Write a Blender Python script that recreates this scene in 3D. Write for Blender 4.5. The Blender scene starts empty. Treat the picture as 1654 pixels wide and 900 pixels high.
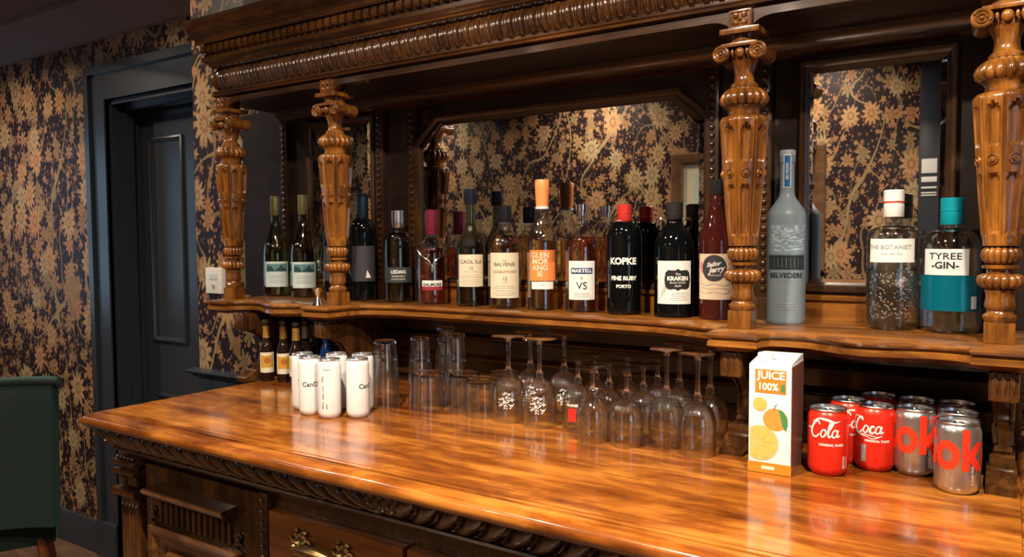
import bpy, bmesh, math, random
from mathutils import Vector, Matrix
random.seed(7)
PI = math.pi
sin, cos, atan2 = math.sin, math.cos, math.atan2

# ------------------------------------------------------------------ camera, light, exposure
SC = bpy.context.scene
COL = SC.collection
Z0 = 1.48            # eye height
CT = Z0 - .40        # counter top height
SH = Z0 - .17        # shelf height

cam_data = bpy.data.cameras.new('camera')
cam = bpy.data.objects.new('camera', cam_data)
COL.objects.link(cam)
SC.camera = cam
cam_data.sensor_width = 36.0
cam_data.lens = 36.0 * 1232.7 / 1654.0
cam_data.clip_start = .05
yaw, pit, rol = math.radians(33.153), math.radians(2.898), math.radians(.341)
_f = Vector((-sin(yaw)*cos(pit), cos(yaw)*cos(pit), -sin(pit)))
_r = Vector((cos(yaw), sin(yaw), 0))
_d = _f.cross(_r)
_r2 = _r*cos(rol) + _d*sin(rol)
_d2 = _d*cos(rol) - _r*sin(rol)
M = Matrix((_r2, -_d2, -_f)).transposed().to_4x4()
M.translation = Vector((0, 0, Z0))
cam.matrix_world = M

world = bpy.data.worlds.new('world')
SC.world = world
world.use_nodes = True
world.node_tree.nodes['Background'].inputs[0].default_value = (.06, .09, .12, 1)
world.node_tree.nodes['Background'].inputs[1].default_value = .3

SC.view_settings.view_transform = 'Standard'
SC.view_settings.look = 'None'
SC.view_settings.gamma = 1.0
SC.view_settings.use_curve_mapping = False
SC.view_settings.exposure = 0.0
SC.cycles.sample_clamp_indirect = 4.0
SC.cycles.caustics_reflective = False
SC.cycles.caustics_refractive = True
SC.cycles.blur_glossy = .3
SC.cycles.diffuse_bounces = 1
SC.cycles.transparent_max_bounces = 32

CEIL = Z0 + 1.08
# the ceiling downlights: x, y, watts, warm colour, beam
DOWNLIGHTS = [
    (-1.75, .42, 12, 'warm'), (-.70, .40, 52, 'warm'), (.20, .42, 46, 'warm'),
    (-2.72, 1.25, 10, 'warm'), (-4.1, 1.15, 22, 'warm'),
    (-.9, -.90, 13, 'warm'), (-2.3, -.95, 14, 'warm'), (-3.8, -1.0, 10, 'warm'),
]

# ------------------------------------------------------------------ material helpers
class G:
    """expression builder for shader math nodes"""
    def __init__(s, nt): s.nt = nt
    def n(s, t, **kw):
        nd = s.nt.nodes.new(t)
        for k, v in kw.items(): setattr(nd, k, v)
        return nd
    def put(s, sock, v):
        if hasattr(v, 'links') or isinstance(v, bpy.types.NodeSocket): s.nt.links.new(v, sock)
        else: sock.default_value = v
    def m(s, op, a, b=None, c=None, clamp=False):
        nd = s.n('ShaderNodeMath', operation=op); nd.use_clamp = clamp
        s.put(nd.inputs[0], a)
        if b is not None: s.put(nd.inputs[1], b)
        if c is not None: s.put(nd.inputs[2], c)
        return nd.outputs[0]
    def v(s, op, a, b=None, scale=None):
        nd = s.n('ShaderNodeVectorMath', operation=op)
        s.put(nd.inputs[0], a)
        if b is not None: s.put(nd.inputs[1], b)
        if scale is not None: s.put(nd.inputs['Scale'], scale)
        return nd.outputs[1] if op in ('LENGTH', 'DOT_PRODUCT', 'DISTANCE') else nd.outputs[0]
    def xyz(s, a):
        nd = s.n('ShaderNodeSeparateXYZ'); s.put(nd.inputs[0], a); return nd.outputs
    def comb(s, x, y, z):
        nd = s.n('ShaderNodeCombineXYZ')
        for i, q in enumerate((x, y, z)): s.put(nd.inputs[i], q)
        return nd.outputs[0]
    def mix(s, f, a, b):
        nd = s.n('ShaderNodeMix', data_type='RGBA')
        s.put(nd.inputs[0], f); s.put(nd.inputs[6], a); s.put(nd.inputs[7], b)
        return nd.outputs[2]
    def obj(s): return s.n('ShaderNodeTexCoord').outputs['Object']
    def noise(s, vec, scale, detail=3, rough=.5, dist=0):
        nd = s.n('ShaderNodeTexNoise')
        s.put(nd.inputs['Vector'], vec)
        nd.inputs['Scale'].default_value = scale; nd.inputs['Detail'].default_value = detail
        nd.inputs['Roughness'].default_value = rough; nd.inputs['Distortion'].default_value = dist
        return nd.outputs
    def ramp(s, f, stops):
        nd = s.n('ShaderNodeValToRGB'); s.put(nd.inputs[0], f)
        cr = nd.color_ramp
        while len(cr.elements) < len(stops): cr.elements.new(.5)
        for e, (p, c) in zip(cr.elements, stops):
            e.position = p; e.color = c if len(c) == 4 else (*c, 1)
        return nd.outputs[0]
    def bump(s, h, strength, dist=.002):
        nd = s.n('ShaderNodeBump'); nd.inputs['Strength'].default_value = strength
        nd.inputs['Distance'].default_value = dist; s.put(nd.inputs['Height'], h)
        return nd.outputs[0]

def C4(c): return (c[0], c[1], c[2], 1)

def mat(name, col=(.5, .5, .5), rough=.5, metal=0, coat=0, trans=0, ior=1.45, emit=None, es=0, spec=.5, sheen=0, coat_rough=.08):
    m = bpy.data.materials.new(name); m.use_nodes = True
    b = m.node_tree.nodes['Principled BSDF']; I = b.inputs
    I['Base Color'].default_value = C4(col); I['Roughness'].default_value = rough
    I['Metallic'].default_value = metal; I['Coat Weight'].default_value = coat
    I['Coat Roughness'].default_value = coat_rough
    I['Transmission Weight'].default_value = trans; I['IOR'].default_value = ior
    I['Specular IOR Level'].default_value = spec; I['Sheen Weight'].default_value = sheen
    if emit: I['Emission Color'].default_value = C4(emit); I['Emission Strength'].default_value = es
    return m

def speckle(m, amount=.06, scale=60, bump=0):
    """small procedural variation of a plain material"""
    nt = m.node_tree; g = G(nt); b = nt.nodes['Principled BSDF']
    c = b.inputs['Base Color'].default_value[:]
    n = g.noise(g.obj(), scale, 2)[0]
    a = tuple(q*(1-amount) for q in c[:3]) + (1,); d = tuple(min(1, q*(1+amount)) for q in c[:3]) + (1,)
    nt.links.new(g.mix(n, a, d), b.inputs['Base Color'])
    if bump: nt.links.new(g.bump(n, bump, .001), b.inputs['Normal'])
    return m

def wood(name, stops, grain='x', rough=.3, coat=.5, figure=1.0, coat_rough=.1, bump=.15):
    m = mat(name, rough=rough, coat=coat, coat_rough=coat_rough)
    nt = m.node_tree; g = G(nt); b = nt.nodes['Principled BSDF']
    o = g.obj()
    sc = {'x': (1.2, 14, 14), 'z': (14, 14, 1.2)}[grain]
    v = g.v('MULTIPLY', o, sc)
    n1 = g.noise(v, 2.4, 5, .6, .6)[0]
    v2 = g.v('MULTIPLY', o, {'x': (5, 90, 90), 'z': (90, 90, 5)}[grain])
    n2 = g.noise(v2, 2.2, 3, .6)[0]
    v3 = g.v('MULTIPLY', o, (3.0, 7.0, 7.0) if grain == 'x' else (7, 7, 3))
    n3 = g.noise(v3, 1.6, 4, .62, 1.2 if figure <= 1 else .5)[0]
    f = g.m('ADD', g.m('MULTIPLY', n1, .45 if figure <= 1 else .34), g.m('ADD', g.m('MULTIPLY', n2, .2 if figure <= 1 else .12), g.m('MULTIPLY', n3, .35*figure if figure <= 1 else .50)))
    col = g.ramp(f, stops)
    nt.links.new(col, b.inputs['Base Color'])
    nt.links.new(g.bump(n2, bump, .0008), b.inputs['Normal'])
    r = g.m('ADD', g.m('MULTIPLY', n3, .14), rough-.07)
    nt.links.new(r, b.inputs['Roughness'])
    return m

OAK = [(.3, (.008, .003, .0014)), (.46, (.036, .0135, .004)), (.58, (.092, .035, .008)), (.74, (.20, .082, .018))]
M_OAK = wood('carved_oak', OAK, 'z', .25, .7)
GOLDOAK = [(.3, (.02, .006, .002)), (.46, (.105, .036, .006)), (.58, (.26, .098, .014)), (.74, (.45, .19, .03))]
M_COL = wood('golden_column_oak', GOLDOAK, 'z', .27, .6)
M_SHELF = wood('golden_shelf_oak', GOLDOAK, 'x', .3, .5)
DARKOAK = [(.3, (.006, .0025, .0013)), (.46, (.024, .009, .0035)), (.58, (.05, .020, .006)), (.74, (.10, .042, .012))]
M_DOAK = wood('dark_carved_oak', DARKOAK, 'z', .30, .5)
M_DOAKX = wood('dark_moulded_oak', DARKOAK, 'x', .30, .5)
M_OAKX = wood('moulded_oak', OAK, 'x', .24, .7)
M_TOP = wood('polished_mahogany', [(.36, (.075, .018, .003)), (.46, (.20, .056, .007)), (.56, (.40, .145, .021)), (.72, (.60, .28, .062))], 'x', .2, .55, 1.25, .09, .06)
M_DARKWOOD = wood('stained_shaded_panel_wood', [(.3, (.004, .0025, .002)), (.5, (.010, .005, .0035)), (.75, (.024, .011, .006))], 'x', .4, .25)  # dark boards; on the soffit the shade under the cornice is put into this colour
M_LEGWOOD = wood('chair_leg_wood', [(.3, (.08, .02, .006)), (.6, (.20, .06, .018)), (.8, (.28, .1, .03))], 'z', .35, .3)

# floral wallpaper -----------------------------------------------------------------
def wallpaper(name):
    m = mat(name, rough=.45, spec=.3)
    nt = m.node_tree; g = G(nt); b = nt.nodes['Principled BSDF']
    o = g.xyz(g.obj())
    u = g.m('ADD', o[0], o[1]); w = o[2]
    uv = g.comb(u, w, 0.0)
    warp = g.noise(uv, 9, 1)[1]
    uvw = g.v('ADD', uv, g.v('SCALE', g.v('SUBTRACT', warp, (.5, .5, .5)), scale=.016))
    col = g.mix(g.noise(uv, 45, 3)[0], (.0075, .0045, .007, 1), (.022, .011, .013, 1))

    def flowers(col, scale, R0, petals, cols, seed, rnd=.7, detail=True, stretch=1.0, sharp=.42, density=0.0):
        vo = g.n('ShaderNodeTexVoronoi'); vo.voronoi_dimensions = '2D'
        src = g.v('ADD', uvw, (seed*1.37, seed*.71, 0))
        g.put(vo.inputs['Vector'], src); vo.inputs['Scale'].default_value = scale; vo.inputs['Randomness'].default_value = rnd
        loc = g.xyz(g.v('SUBTRACT', src, vo.outputs['Position']))
        lx, ly = loc[0], g.m('DIVIDE', loc[1], stretch)
        rc = g.xyz(vo.outputs['Color'])
        r = g.m('SQRT', g.m('ADD', g.m('MULTIPLY', lx, lx), g.m('MULTIPLY', ly, ly)))
        th = g.m('ADD', g.m('ARCTAN2', ly, lx), g.m('MULTIPLY', rc[0], 6.28))
        pet = g.m('POWER', g.m('ABSOLUTE', g.m('COSINE', g.m('MULTIPLY', th, petals/2))), 1.35)
        R = g.m('MULTIPLY', g.m('ADD', g.m('MULTIPLY', pet, sharp), 1-sharp), g.m('ADD', g.m('MULTIPLY', rc[1], R0*.45), R0*.68))
        q = g.m('DIVIDE', r, R)
        mask = g.m('MULTIPLY', g.m('SUBTRACT', 1.0, q), 9, clamp=True)
        if density: mask = g.m('MULTIPLY', mask, g.m('GREATER_THAN', rc[2], density))
        fc = g.ramp(rc[2], [(i/(len(cols)-1), c) for i, c in enumerate(cols)])
        if detail:
            ring = g.m('LESS_THAN', g.m('ABSOLUTE', g.m('SUBTRACT', q, .30)), .07)
            vein = g.m('LESS_THAN', g.m('FRACT', g.m('MULTIPLY', q, 2.6)), .22)
            dk = g.m('MULTIPLY', g.m('MAXIMUM', ring, g.m('MULTIPLY', vein, .55)), .7)
            fc = g.mix(dk, fc, (.085, .035, .02, 1))
        return g.mix(mask, col, fc)

    def vines(col, scale, width, c, seed):
        n = g.noise(g.v('ADD', g.v('MULTIPLY', uv, (1.5, .8, 1)), (seed, seed, 0)), scale, 0.6, .4, .5)[0]
        line = g.m('SUBTRACT', 1.0, g.m('DIVIDE', g.m('ABSOLUTE', g.m('SUBTRACT', n, .5)), width))
        return g.mix(g.m('MULTIPLY', line, 4, clamp=True), col, c)

    col = flowers(col, 50, .0060, 4, [(.22, .075, .045), (.09, .04, .03), (.34, .17, .09)], 3, .9, False, 1.5, .3, .45)
    col = vines(col, 3.2, .0085, (.19, .125, .06, 1), 2.0)
    col = flowers(col, 21, .0185, 5, [(.24, .08, .035), (.13, .05, .035), (.34, .18, .085), (.27, .13, .05)], 1, .9, False, 1.3, .66, .50)
    col = vines(col, 2.0, .0075, (.25, .18, .09, 1), 7.0)
    col = flowers(col, 10.5, .043, 7, [(.34, .12, .045), (.42, .24, .11), (.23, .165, .08), (.38, .18, .075)], 5, .85, True, 1.25, .62, .45)
    col = flowers(col, 6.2, .066, 11, [(.46, .29, .14), (.35, .27, .145), (.42, .21, .09)], 2, .8, True, 1.35, .45, .50)
    nt.links.new(col, b.inputs['Base Color'])
    return m
M_WALLPAPER = wallpaper('floral_wallpaper')

M_TRIM = speckle(mat('dark_grey_gloss_paint', (.024, .031, .042), .30, spec=.6), .1, 20)
M_CEIL = speckle(mat('ceiling_paint', (.20, .155, .145), .8), .05, 12)
def thin_glass(name, c, edge, refl=.9):
    m = bpy.data.materials.new(name); m.use_nodes = True; nt = m.node_tree; nt.nodes.clear(); g = G(nt)
    out_ = g.n('ShaderNodeOutputMaterial'); lw = g.n('ShaderNodeLayerWeight'); lw.inputs[0].default_value = .5
    f = g.m('POWER', lw.outputs['Facing'], 3.2)
    tr_ = g.n('ShaderNodeBsdfTransparent'); g.put(tr_.inputs[0], g.mix(g.m('POWER', lw.outputs['Facing'], 2.2), C4(c), C4(edge)))
    gl = g.n('ShaderNodeBsdfGlossy'); gl.inputs['Roughness'].default_value = .03; gl.inputs[0].default_value = (1, 1, 1, 1)
    mx = g.n('ShaderNodeMixShader'); g.put(mx.inputs[0], g.m('ADD', g.m('MULTIPLY', f, refl*.9), .075))
    nt.links.new(tr_.outputs[0], mx.inputs[1]); nt.links.new(gl.outputs[0], mx.inputs[2]); nt.links.new(mx.outputs[0], out_.inputs[0])
    return m
M_GLASS = thin_glass('clear_glass', (.97, .98, .98), (.62, .66, .68))
M_GLASS_TINT = thin_glass('pale_green_glass', (.66, .68, .48), (.34, .36, .22))
M_SOLID = mat('solid_clear_glass', (.96, .98, .98), 0.0, trans=1, ior=1.5)
M_ETCH = mat('etched_glass_ornament', (.75, .78, .8), .6)
M_MIRROR = mat('silvered_mirror', (.78, .80, .80), .012, metal=1)
M_DARKGLASS = mat('near_black_bottle_glass', (.002, .0028, .0035), .04, spec=.5)
M_BROWNGLASS = mat('brown_bottle_glass', (.014, .006, .004), .04, spec=.5)
M_BRASS = speckle(mat('aged_brass', (.42, .29, .12), .28, metal=1), .5, 130)
M_CHROME = mat('polished_steel', (.75, .76, .78), .12, metal=1)
M_ALU = speckle(mat('brushed_aluminium', (.70, .71, .73), .26, metal=1), .08, 300)
M_WHITE = speckle(mat('white_plastic', (.72, .71, .68), .4), .03, 40)
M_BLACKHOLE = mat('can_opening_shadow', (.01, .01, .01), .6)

def liquid(name, c): return mat(name, c, 0.0, trans=1, ior=1.34)
L_AMBER = liquid('amber_whisky', (.96, .60, .22))
L_DEEP = liquid('deep_red_brown_whisky', (.72, .20, .10))
L_COGNAC = liquid('cognac', (.84, .36, .14))
L_GOLD = liquid('pale_gold_wine', (.92, .86, .58))
L_CLEAR = liquid('clear_spirit', (.96, .98, .98))

PM = {}
def paint(name, c, rough=.5, metal=0, coat=0):
    if name not in PM: PM[name] = speckle(mat(name, c, rough, metal, coat=coat), .04, 90)
    return PM[name]
P_CREAM = paint('cream_label_paper', (.66, .58, .43), .6)
P_WHITE = paint('white_label_paper', (.72, .72, .69), .6)
P_INK = paint('black_print', (.012, .012, .014), .5)
P_INKW = paint('white_print', (.74, .73, .70), .5)
P_RED = paint('red_print', (.55, .025, .015), .4)
P_ORANGE = paint('orange_print', (.85, .24, .06), .5)
P_NAVY = paint('navy_print', (.02, .045, .16), .45)
P_TEAL = paint('teal_print', (.0, .22, .30), .35)
P_GREY = paint('grey_print', (.30, .31, .32), .5)

# ------------------------------------------------------------------ mesh helpers
class MB:
    def __init__(s): s.v = []; s.f = []
    def add(s, vs, fs):
        o = len(s.v); s.v += [tuple(q) for q in vs]; s.f += [tuple(i+o for i in f) for f in fs]; return s
    def box(s, x0, x1, y0, y1, z0, z1):
        v = [(x, y, z) for x in (x0, x1) for y in (y0, y1) for z in (z0, z1)]
        return s.add(v, [(0, 1, 3, 2), (4, 6, 7, 5), (0, 4, 5, 1), (2, 3, 7, 6), (0, 2, 6, 4), (1, 5, 7, 3)])
    def bbox(s, x0, x1, y0, y1, z0, z1, b=.003):
        """box with bevelled long edges (all 12 edges chamfered)"""
        bm = bmesh.new(); bmesh.ops.create_cube(bm, size=1)
        for v in bm.verts: v.co = Vector(((x0+x1)/2+v.co.x*(x1-x0), (y0+y1)/2+v.co.y*(y1-y0), (z0+z1)/2+v.co.z*(z1-z0)))
        bmesh.ops.bevel(bm, geom=bm.edges[:], offset=b, segments=2, affect='EDGES', profile=.7)
        bm.verts.index_update()
        s.add([v.co[:] for v in bm.verts], [tuple(v.index for v in f.verts) for f in bm.faces]); bm.free(); return s
    def lathe(s, prof, seg=32, c=(0, 0, 0), mod=None, closed=False, axis='z'):
        n = len(prof); vs = []; fs = []
        for i, (r, z) in enumerate(prof):
            for k in range(seg):
                t = 2*PI*k/seg; rr = max(r, .00002)*(mod(t, z, r) if mod else 1)
                p = (rr*cos(t), rr*sin(t), z)
                if axis == 'x': p = (p[2], p[0], p[1])
                if axis == 'y': p = (p[0], p[2], -p[1])
                vs.append((c[0]+p[0], c[1]+p[1], c[2]+p[2]))
        for i in range(n if closed else n-1):
            j = (i+1) % n
            for k in range(seg):
                l = (k+1) % seg
                fs.append((i*seg+k, i*seg+l, j*seg+l, j*seg+k))
        return s.add(vs, fs)
    def tube(s, pts, r, seg=8, closed=False):
        pts = [Vector(p) for p in pts]; n = len(pts); vs = []; fs = []
        up = Vector((0, 0, 1))
        for i, p in enumerate(pts):
            a = pts[(i-1) % n] if (closed or i > 0) else p; b = pts[(i+1) % n] if (closed or i < n-1) else p
            t = (b-a).normalized(); e = up if abs(t.dot(up)) < .95 else Vector((1, 0, 0))
            x = t.cross(e).normalized(); y = t.cross(x)
            rr = r(i/(n-1)) if callable(r) else r
            for k in range(seg):
                q = 2*PI*k/seg; vs.append(p+x*cos(q)*rr+y*sin(q)*rr)
        for i in range(n if closed else n-1):
            j = (i+1) % n
            for k in range(seg):
                l = (k+1) % seg; fs.append((i*seg+k, j*seg+k, j*seg+l, i*seg+l))
        if not closed: fs += [tuple(range(seg)), tuple(range((n-1)*seg, n*seg))[::-1]]
        return s.add(vs, fs)
    def ball(s, c, r, sx=1, sy=1, sz=1, seg=12):
        prof = [(sin(PI*i/8), -cos(PI*i/8)) for i in range(9)]
        t = MB().lathe(prof, seg)
        return s.add([(c[0]+x*r*sx, c[1]+y*r*sy, c[2]+z*r*sz) for x, y, z in t.v], t.f)
    def torus(s, c, R, r, axis='y', seg=20, seg2=8, a0=0, a1=2*PI):
        full = abs(a1-a0-2*PI) < .01
        n = seg if full else seg+1; pts = []
        for i in range(n):
            t = a0+(a1-a0)*i/seg; p = (R*cos(t), R*sin(t))
            pts.append({'y': (c[0]+p[0], c[1], c[2]+p[1]), 'z': (c[0]+p[0], c[1]+p[1], c[2]), 'x': (c[0], c[1]+p[0], c[2]+p[1])}[axis])
        return s.tube(pts, r, seg2, closed=full)
    def prism(s, poly, a, b, plane='xz'):
        """polygon extruded from a to b along the missing axis"""
        n = len(poly)
        def P(p, q): return {'xz': (p[0], q, p[1]), 'yz': (q, p[0], p[1]), 'xy': (p[0], p[1], q)}[plane]
        vs = [P(p, a) for p in poly]+[P(p, b) for p in poly]
        fs = [tuple(range(n))[::-1], tuple(range(n, 2*n))]+[(i, (i+1) % n, n+(i+1) % n, n+i) for i in range(n)]
        return s.add(vs, fs)
    def sweepU(s, prof, x0, x1, yf, yb):
        """profile (outward offset, z) carried round left end, front and right end with mitred corners"""
        n = len(prof); vs = []
        for k in range(4):
            for d, z in prof:
                vs.append([(x0-d, yb, z), (x0-d, yf-d, z), (x1+d, yf-d, z), (x1+d, yb, z)][k])
        fs = []
        for k in range(3):
            for i in range(n-1): fs.append((k*n+i, k*n+i+1, (k+1)*n+i+1, (k+1)*n+i))
        fs += [(0, n, 2*n, 3*n), tuple(q*n+n-1 for q in (3, 2, 1, 0)), tuple(range(n)), tuple(range(3*n, 4*n))[::-1]]
        return s.add(vs, fs)
    def frame(s, x0, x1, z0, z1, prof, clip=None):
        """picture-frame moulding in the xz plane; prof = (inward offset, y); open at the middle"""
        if clip:
            cx, cz = clip
            pts = [(x0, z0), (x1, z0), (x1, z1-cz), (x1-cx, z1), (x0+cx, z1), (x0, z1-cz)]
        else: pts = [(x0, z0), (x1, z0), (x1, z1), (x0, z1)]
        n = len(pts); m = len(prof); vs = []
        for i, p in enumerate(pts):
            a = Vector(pts[i-1]); b = Vector(p); c = Vector(pts[(i+1) % n])
            d1 = (b-a).normalized(); d2 = (c-b).normalized()
            n1 = Vector((-d1.y, d1.x)); n2 = Vector((-d2.y, d2.x)); nn = (n1+n2)/(1+n1.dot(n2))
            for o, y in prof: q = b+nn*o; vs.append((q.x, y, q.y))
        fs = []
        for i in range(n):
            j = (i+1) % n
            for k in range(m-1): fs.append((i*m+k, j*m+k, j*m+k+1, i*m+k+1))
        return s.add(vs, fs)
    def move(s, d): s.v = [(x+d[0], y+d[1], z+d[2]) for x, y, z in s.v]; return s
    def rot(s, a, c=(0, 0)):
        s.v = [(c[0]+(x-c[0])*cos(a)-(y-c[1])*sin(a), c[1]+(x-c[0])*sin(a)+(y-c[1])*cos(a), z) for x, y, z in s.v]; return s
    def join(s, o): return s.add(o.v, o.f)
    def build(s, name, m, parent=None, angle=35, fix=True):
        me = bpy.data.meshes.new(name); me.from_pydata(s.v, [], s.f)
        if fix:
            bm = bmesh.new(); bm.from_mesh(me)
            bmesh.ops.remove_doubles(bm, verts=bm.verts, dist=.00003)
            bmesh.ops.recalc_face_normals(bm, faces=bm.faces); bm.to_mesh(me); bm.free()
        me.polygons.foreach_set('use_smooth', [True]*len(me.polygons))
        if angle < 179: me.set_sharp_from_angle(angle=math.radians(angle))
        me.materials.append(m)
        o = bpy.data.objects.new(name, me); COL.objects.link(o)
        if parent: o.parent = parent
        return o

def thing(name, label, cat, loc=(0, 0, 0), group=None, rz=0):
    o = bpy.data.objects.new(name, None); COL.objects.link(o)
    o.empty_display_size = .02
    o.location = loc; o.rotation_euler = (0, 0, rz); o['label'] = label; o['category'] = cat
    if group: o['group'] = group
    return o
def struct(name, mb, m, label=None, angle=35):
    o = mb.build(name, m, None, angle); o['kind'] = 'structure'
    if label: o['label'] = label
    return o
def part(name, mb, m, parent, label=None, angle=35):
    o = mb.build(name, m, parent, angle)
    if label: o['label'] = label
    return o
KIDS = {}
def dup(root, loc, label, rz=None):
    r = root.copy(); COL.objects.link(r); r.location = loc; r['label'] = label
    if rz is not None: r.rotation_euler = (0, 0, rz)
    for ch in root.children:
        c = ch.copy(); COL.objects.link(c); c.parent = r
        for gch in ch.children:
            d = gch.copy(); COL.objects.link(d); d.parent = c
    return r

# ---- lettering
_tc = {}
def text_geo(body, size, bold=0, shear=0, sx=1):
    key = (body, size, bold, shear, sx)
    if key in _tc: return _tc[key]
    cu = bpy.data.curves.new('t', 'FONT'); cu.body = body; cu.size = size; cu.offset = bold; cu.shear = shear
    cu.align_x = 'CENTER'; cu.align_y = 'CENTER'; cu.resolution_u = 3
    ob = bpy.data.objects.new('t', cu); COL.objects.link(ob)
    dg = bpy.context.evaluated_depsgraph_get(); dg.update()
    me = bpy.data.meshes.new_from_object(ob.evaluated_get(dg))
    vs = [(v.co.x*sx, v.co.y) for v in me.vertices]; fs = [tuple(p.vertices) for p in me.polygons]
    bpy.data.objects.remove(ob); bpy.data.curves.remove(cu); bpy.data.meshes.remove(me)
    _tc[key] = (vs, fs); return vs, fs
def rect(w, h, cx=0, cy=0): return ([(cx-w/2, cy-h/2), (cx+w/2, cy-h/2), (cx+w/2, cy+h/2), (cx-w/2, cy+h/2)], [(0, 1, 2, 3)])
def disc(r, cx=0, cy=0, n=24, sy=1): return ([(cx+r*cos(2*PI*i/n), cy+r*sy*sin(2*PI*i/n)) for i in range(n)], [tuple(range(n))])
def poly(pts): return (list(pts), [tuple(range(len(pts)))])
def ribbon(pts, w, close=False):
    """pen stroke: smoothed polyline with a width that may vary"""
    P = [Vector(p) for p in pts]; out = []
    n = len(P)
    for i in range(n-1 if not close else n):
        p0 = P[i-1] if (i > 0 or close) else P[i]; p1 = P[i]; p2 = P[(i+1) % n]; p3 = P[(i+2) % n] if (i+2 < n or close) else P[(i+1) % n]
        for k in range(4):
            t = k/4
            out.append(.5*((2*p1)+(p2-p0)*t+(2*p0-5*p1+4*p2-p3)*t*t+(3*p1-p0-3*p2+p3)*t**3))
    if not close: out.append(P[-1])
    m = len(out); vs = []; fs = []
    for i, p in enumerate(out):
        a = out[i-1] if (i > 0 or close) else p; b = out[(i+1) % m] if (i < m-1 or close) else p
        t = (b-a).normalized() if (b-a).length > 1e-9 else Vector((1, 0)); nn = Vector((-t.y, t.x))
        ww = w(i/(m-1)) if callable(w) else w
        vs += [tuple(p+nn*ww/2), tuple(p-nn*ww/2)]
    for i in range(m-1 if not close else m):
        j = (i+1) % m; fs.append((2*i, 2*i+1, 2*j+1, 2*j))
    return vs, fs
def merge(*gs):
    V = []; F = []
    for vs, fs in gs: o = len(V); V += vs; F += [tuple(i+o for i in f) for f in fs]
    return V, F
def tr(g, dx=0, dy=0, s=1, r=0):
    return [((x*cos(r)-y*sin(r))*s+dx, (x*sin(r)+y*cos(r))*s+dy) for x, y in g[0]], g[1]
def decal(name, g, fn, m, parent, fine=.004, label=None):
    """flat 2-D shapes carried onto a surface by fn(x, y) -> local point"""
    bm = bmesh.new(); vs = [bm.verts.new((x, y, 0)) for x, y in g[0]]
    for f in g[1]:
        try: bm.faces.new([vs[i] for i in f])
        except ValueError: pass
    if fine:
        bmesh.ops.triangulate(bm, faces=bm.faces[:])
        for _ in range(5):
            ed = [e for e in bm.edges if abs(e.verts[0].co.x-e.verts[1].co.x) > fine]
            if not ed or len(bm.faces) > 6000: break
            bmesh.ops.subdivide_edges(bm, edges=ed, cuts=1); bmesh.ops.triangulate(bm, faces=bm.faces[:])
    for v in bm.verts: v.co = Vector(fn(v.co.x, v.co.y))
    me = bpy.data.meshes.new(name); bm.to_mesh(me); bm.free(); me.materials.append(m)
    me.polygons.foreach_set('use_smooth', [True]*len(me.polygons))
    o = bpy.data.objects.new(name, me); COL.objects.link(o); o.parent = parent
    if label: o['label'] = label
    return o
def cyl(R, z, a=-PI/2, dR=0): return lambda x, y: ((R+dR)*cos(a+x/R), (R+dR)*sin(a+x/R), z+y)

# ------------------------------------------------------------------ room shell
WB, WD, WF = 1.70, 1.92, -1.28        # wall behind the bar, door wall, opposite wall
XC, XL, XR = -2.48, -5.6, 1.7
struct('floor', MB().box(XL-.1, XR+.1, WF-.1, WD+.4, -.05, 0), wood('oak_floor_boards', [(.3, (.05, .025, .014)), (.5, (.13, .07, .04)), (.75, (.24, .14, .085))], 'x', .45, .1))
struct('ceiling', MB().box(XL-.1, XR+.1, WF-.1, WD+.4, CEIL, CEIL+.05), M_CEIL)
struct('wall_back', MB().box(XC, XR+.1, WB, WD+.4, 0, CEIL), M_WALLPAPER)
DX0, DX1, DZ = -3.425, -2.60, Z0+.64   # door opening
struct('wall_door', MB().box(XL-.1, DX0, WD, WD+.3, 0, CEIL).box(DX0, DX1, WD, WD+.3, DZ, CEIL).box(DX1, XC, WD, WD+.3, 0, CEIL), M_WALLPAPER)
struct('wall_front', MB().box(XL-.1, XR+.1, WF-.1, WF, 0, CEIL), M_WALLPAPER)
struct('wall_left', MB().box(XL-.1, XL, WF-.1, WD+.3, 0, CEIL), M_WALLPAPER)
struct('wall_right', MB().box(XR, XR+.1, WF-.1, WB, 0, CEIL), M_WALLPAPER)
# daylight windows at both ends of the room, outside the picture
M_SKYPANE = mat('overcast_sky_through_pane', (.5, .6, .7), .2, emit=(.42, .68, 1.0), es=1.7)
def window(n, X, side, wy0, wy1, wz0, wz1):
    a, b = (X-.012, X-.004) if side > 0 else (X+.004, X+.012)
    struct('window_%d' % n, MB().box(a, b, wy0, wy1, wz0, wz1), M_SKYPANE, 'daylit window pane')
    w = MB(); a, b = (X-.035, X) if side > 0 else (X, X+.035)
    for y0_, y1_, z0_, z1_ in ((wy0-.07, wy0, wz0-.07, wz1+.07), (wy1, wy1+.07, wz0-.07, wz1+.07), (wy0, wy1, wz0-.07, wz0), (wy0, wy1, wz1, wz1+.07), ((wy0+wy1)/2-.02, (wy0+wy1)/2+.02, wz0, wz1), (wy0, wy1, (wz0+wz1)/2-.02, (wz0+wz1)/2+.02)):
        w.box(a, b, y0_, y1_, z0_, z1_)
    struct('trim_%d' % (3+n), w, M_TRIM, 'window frame')
window(1, XR, 1, -.75, .25, 1.0, 2.15)
window(2, XL, -1, .15, 1.15, 1.0, 2.2)
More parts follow.
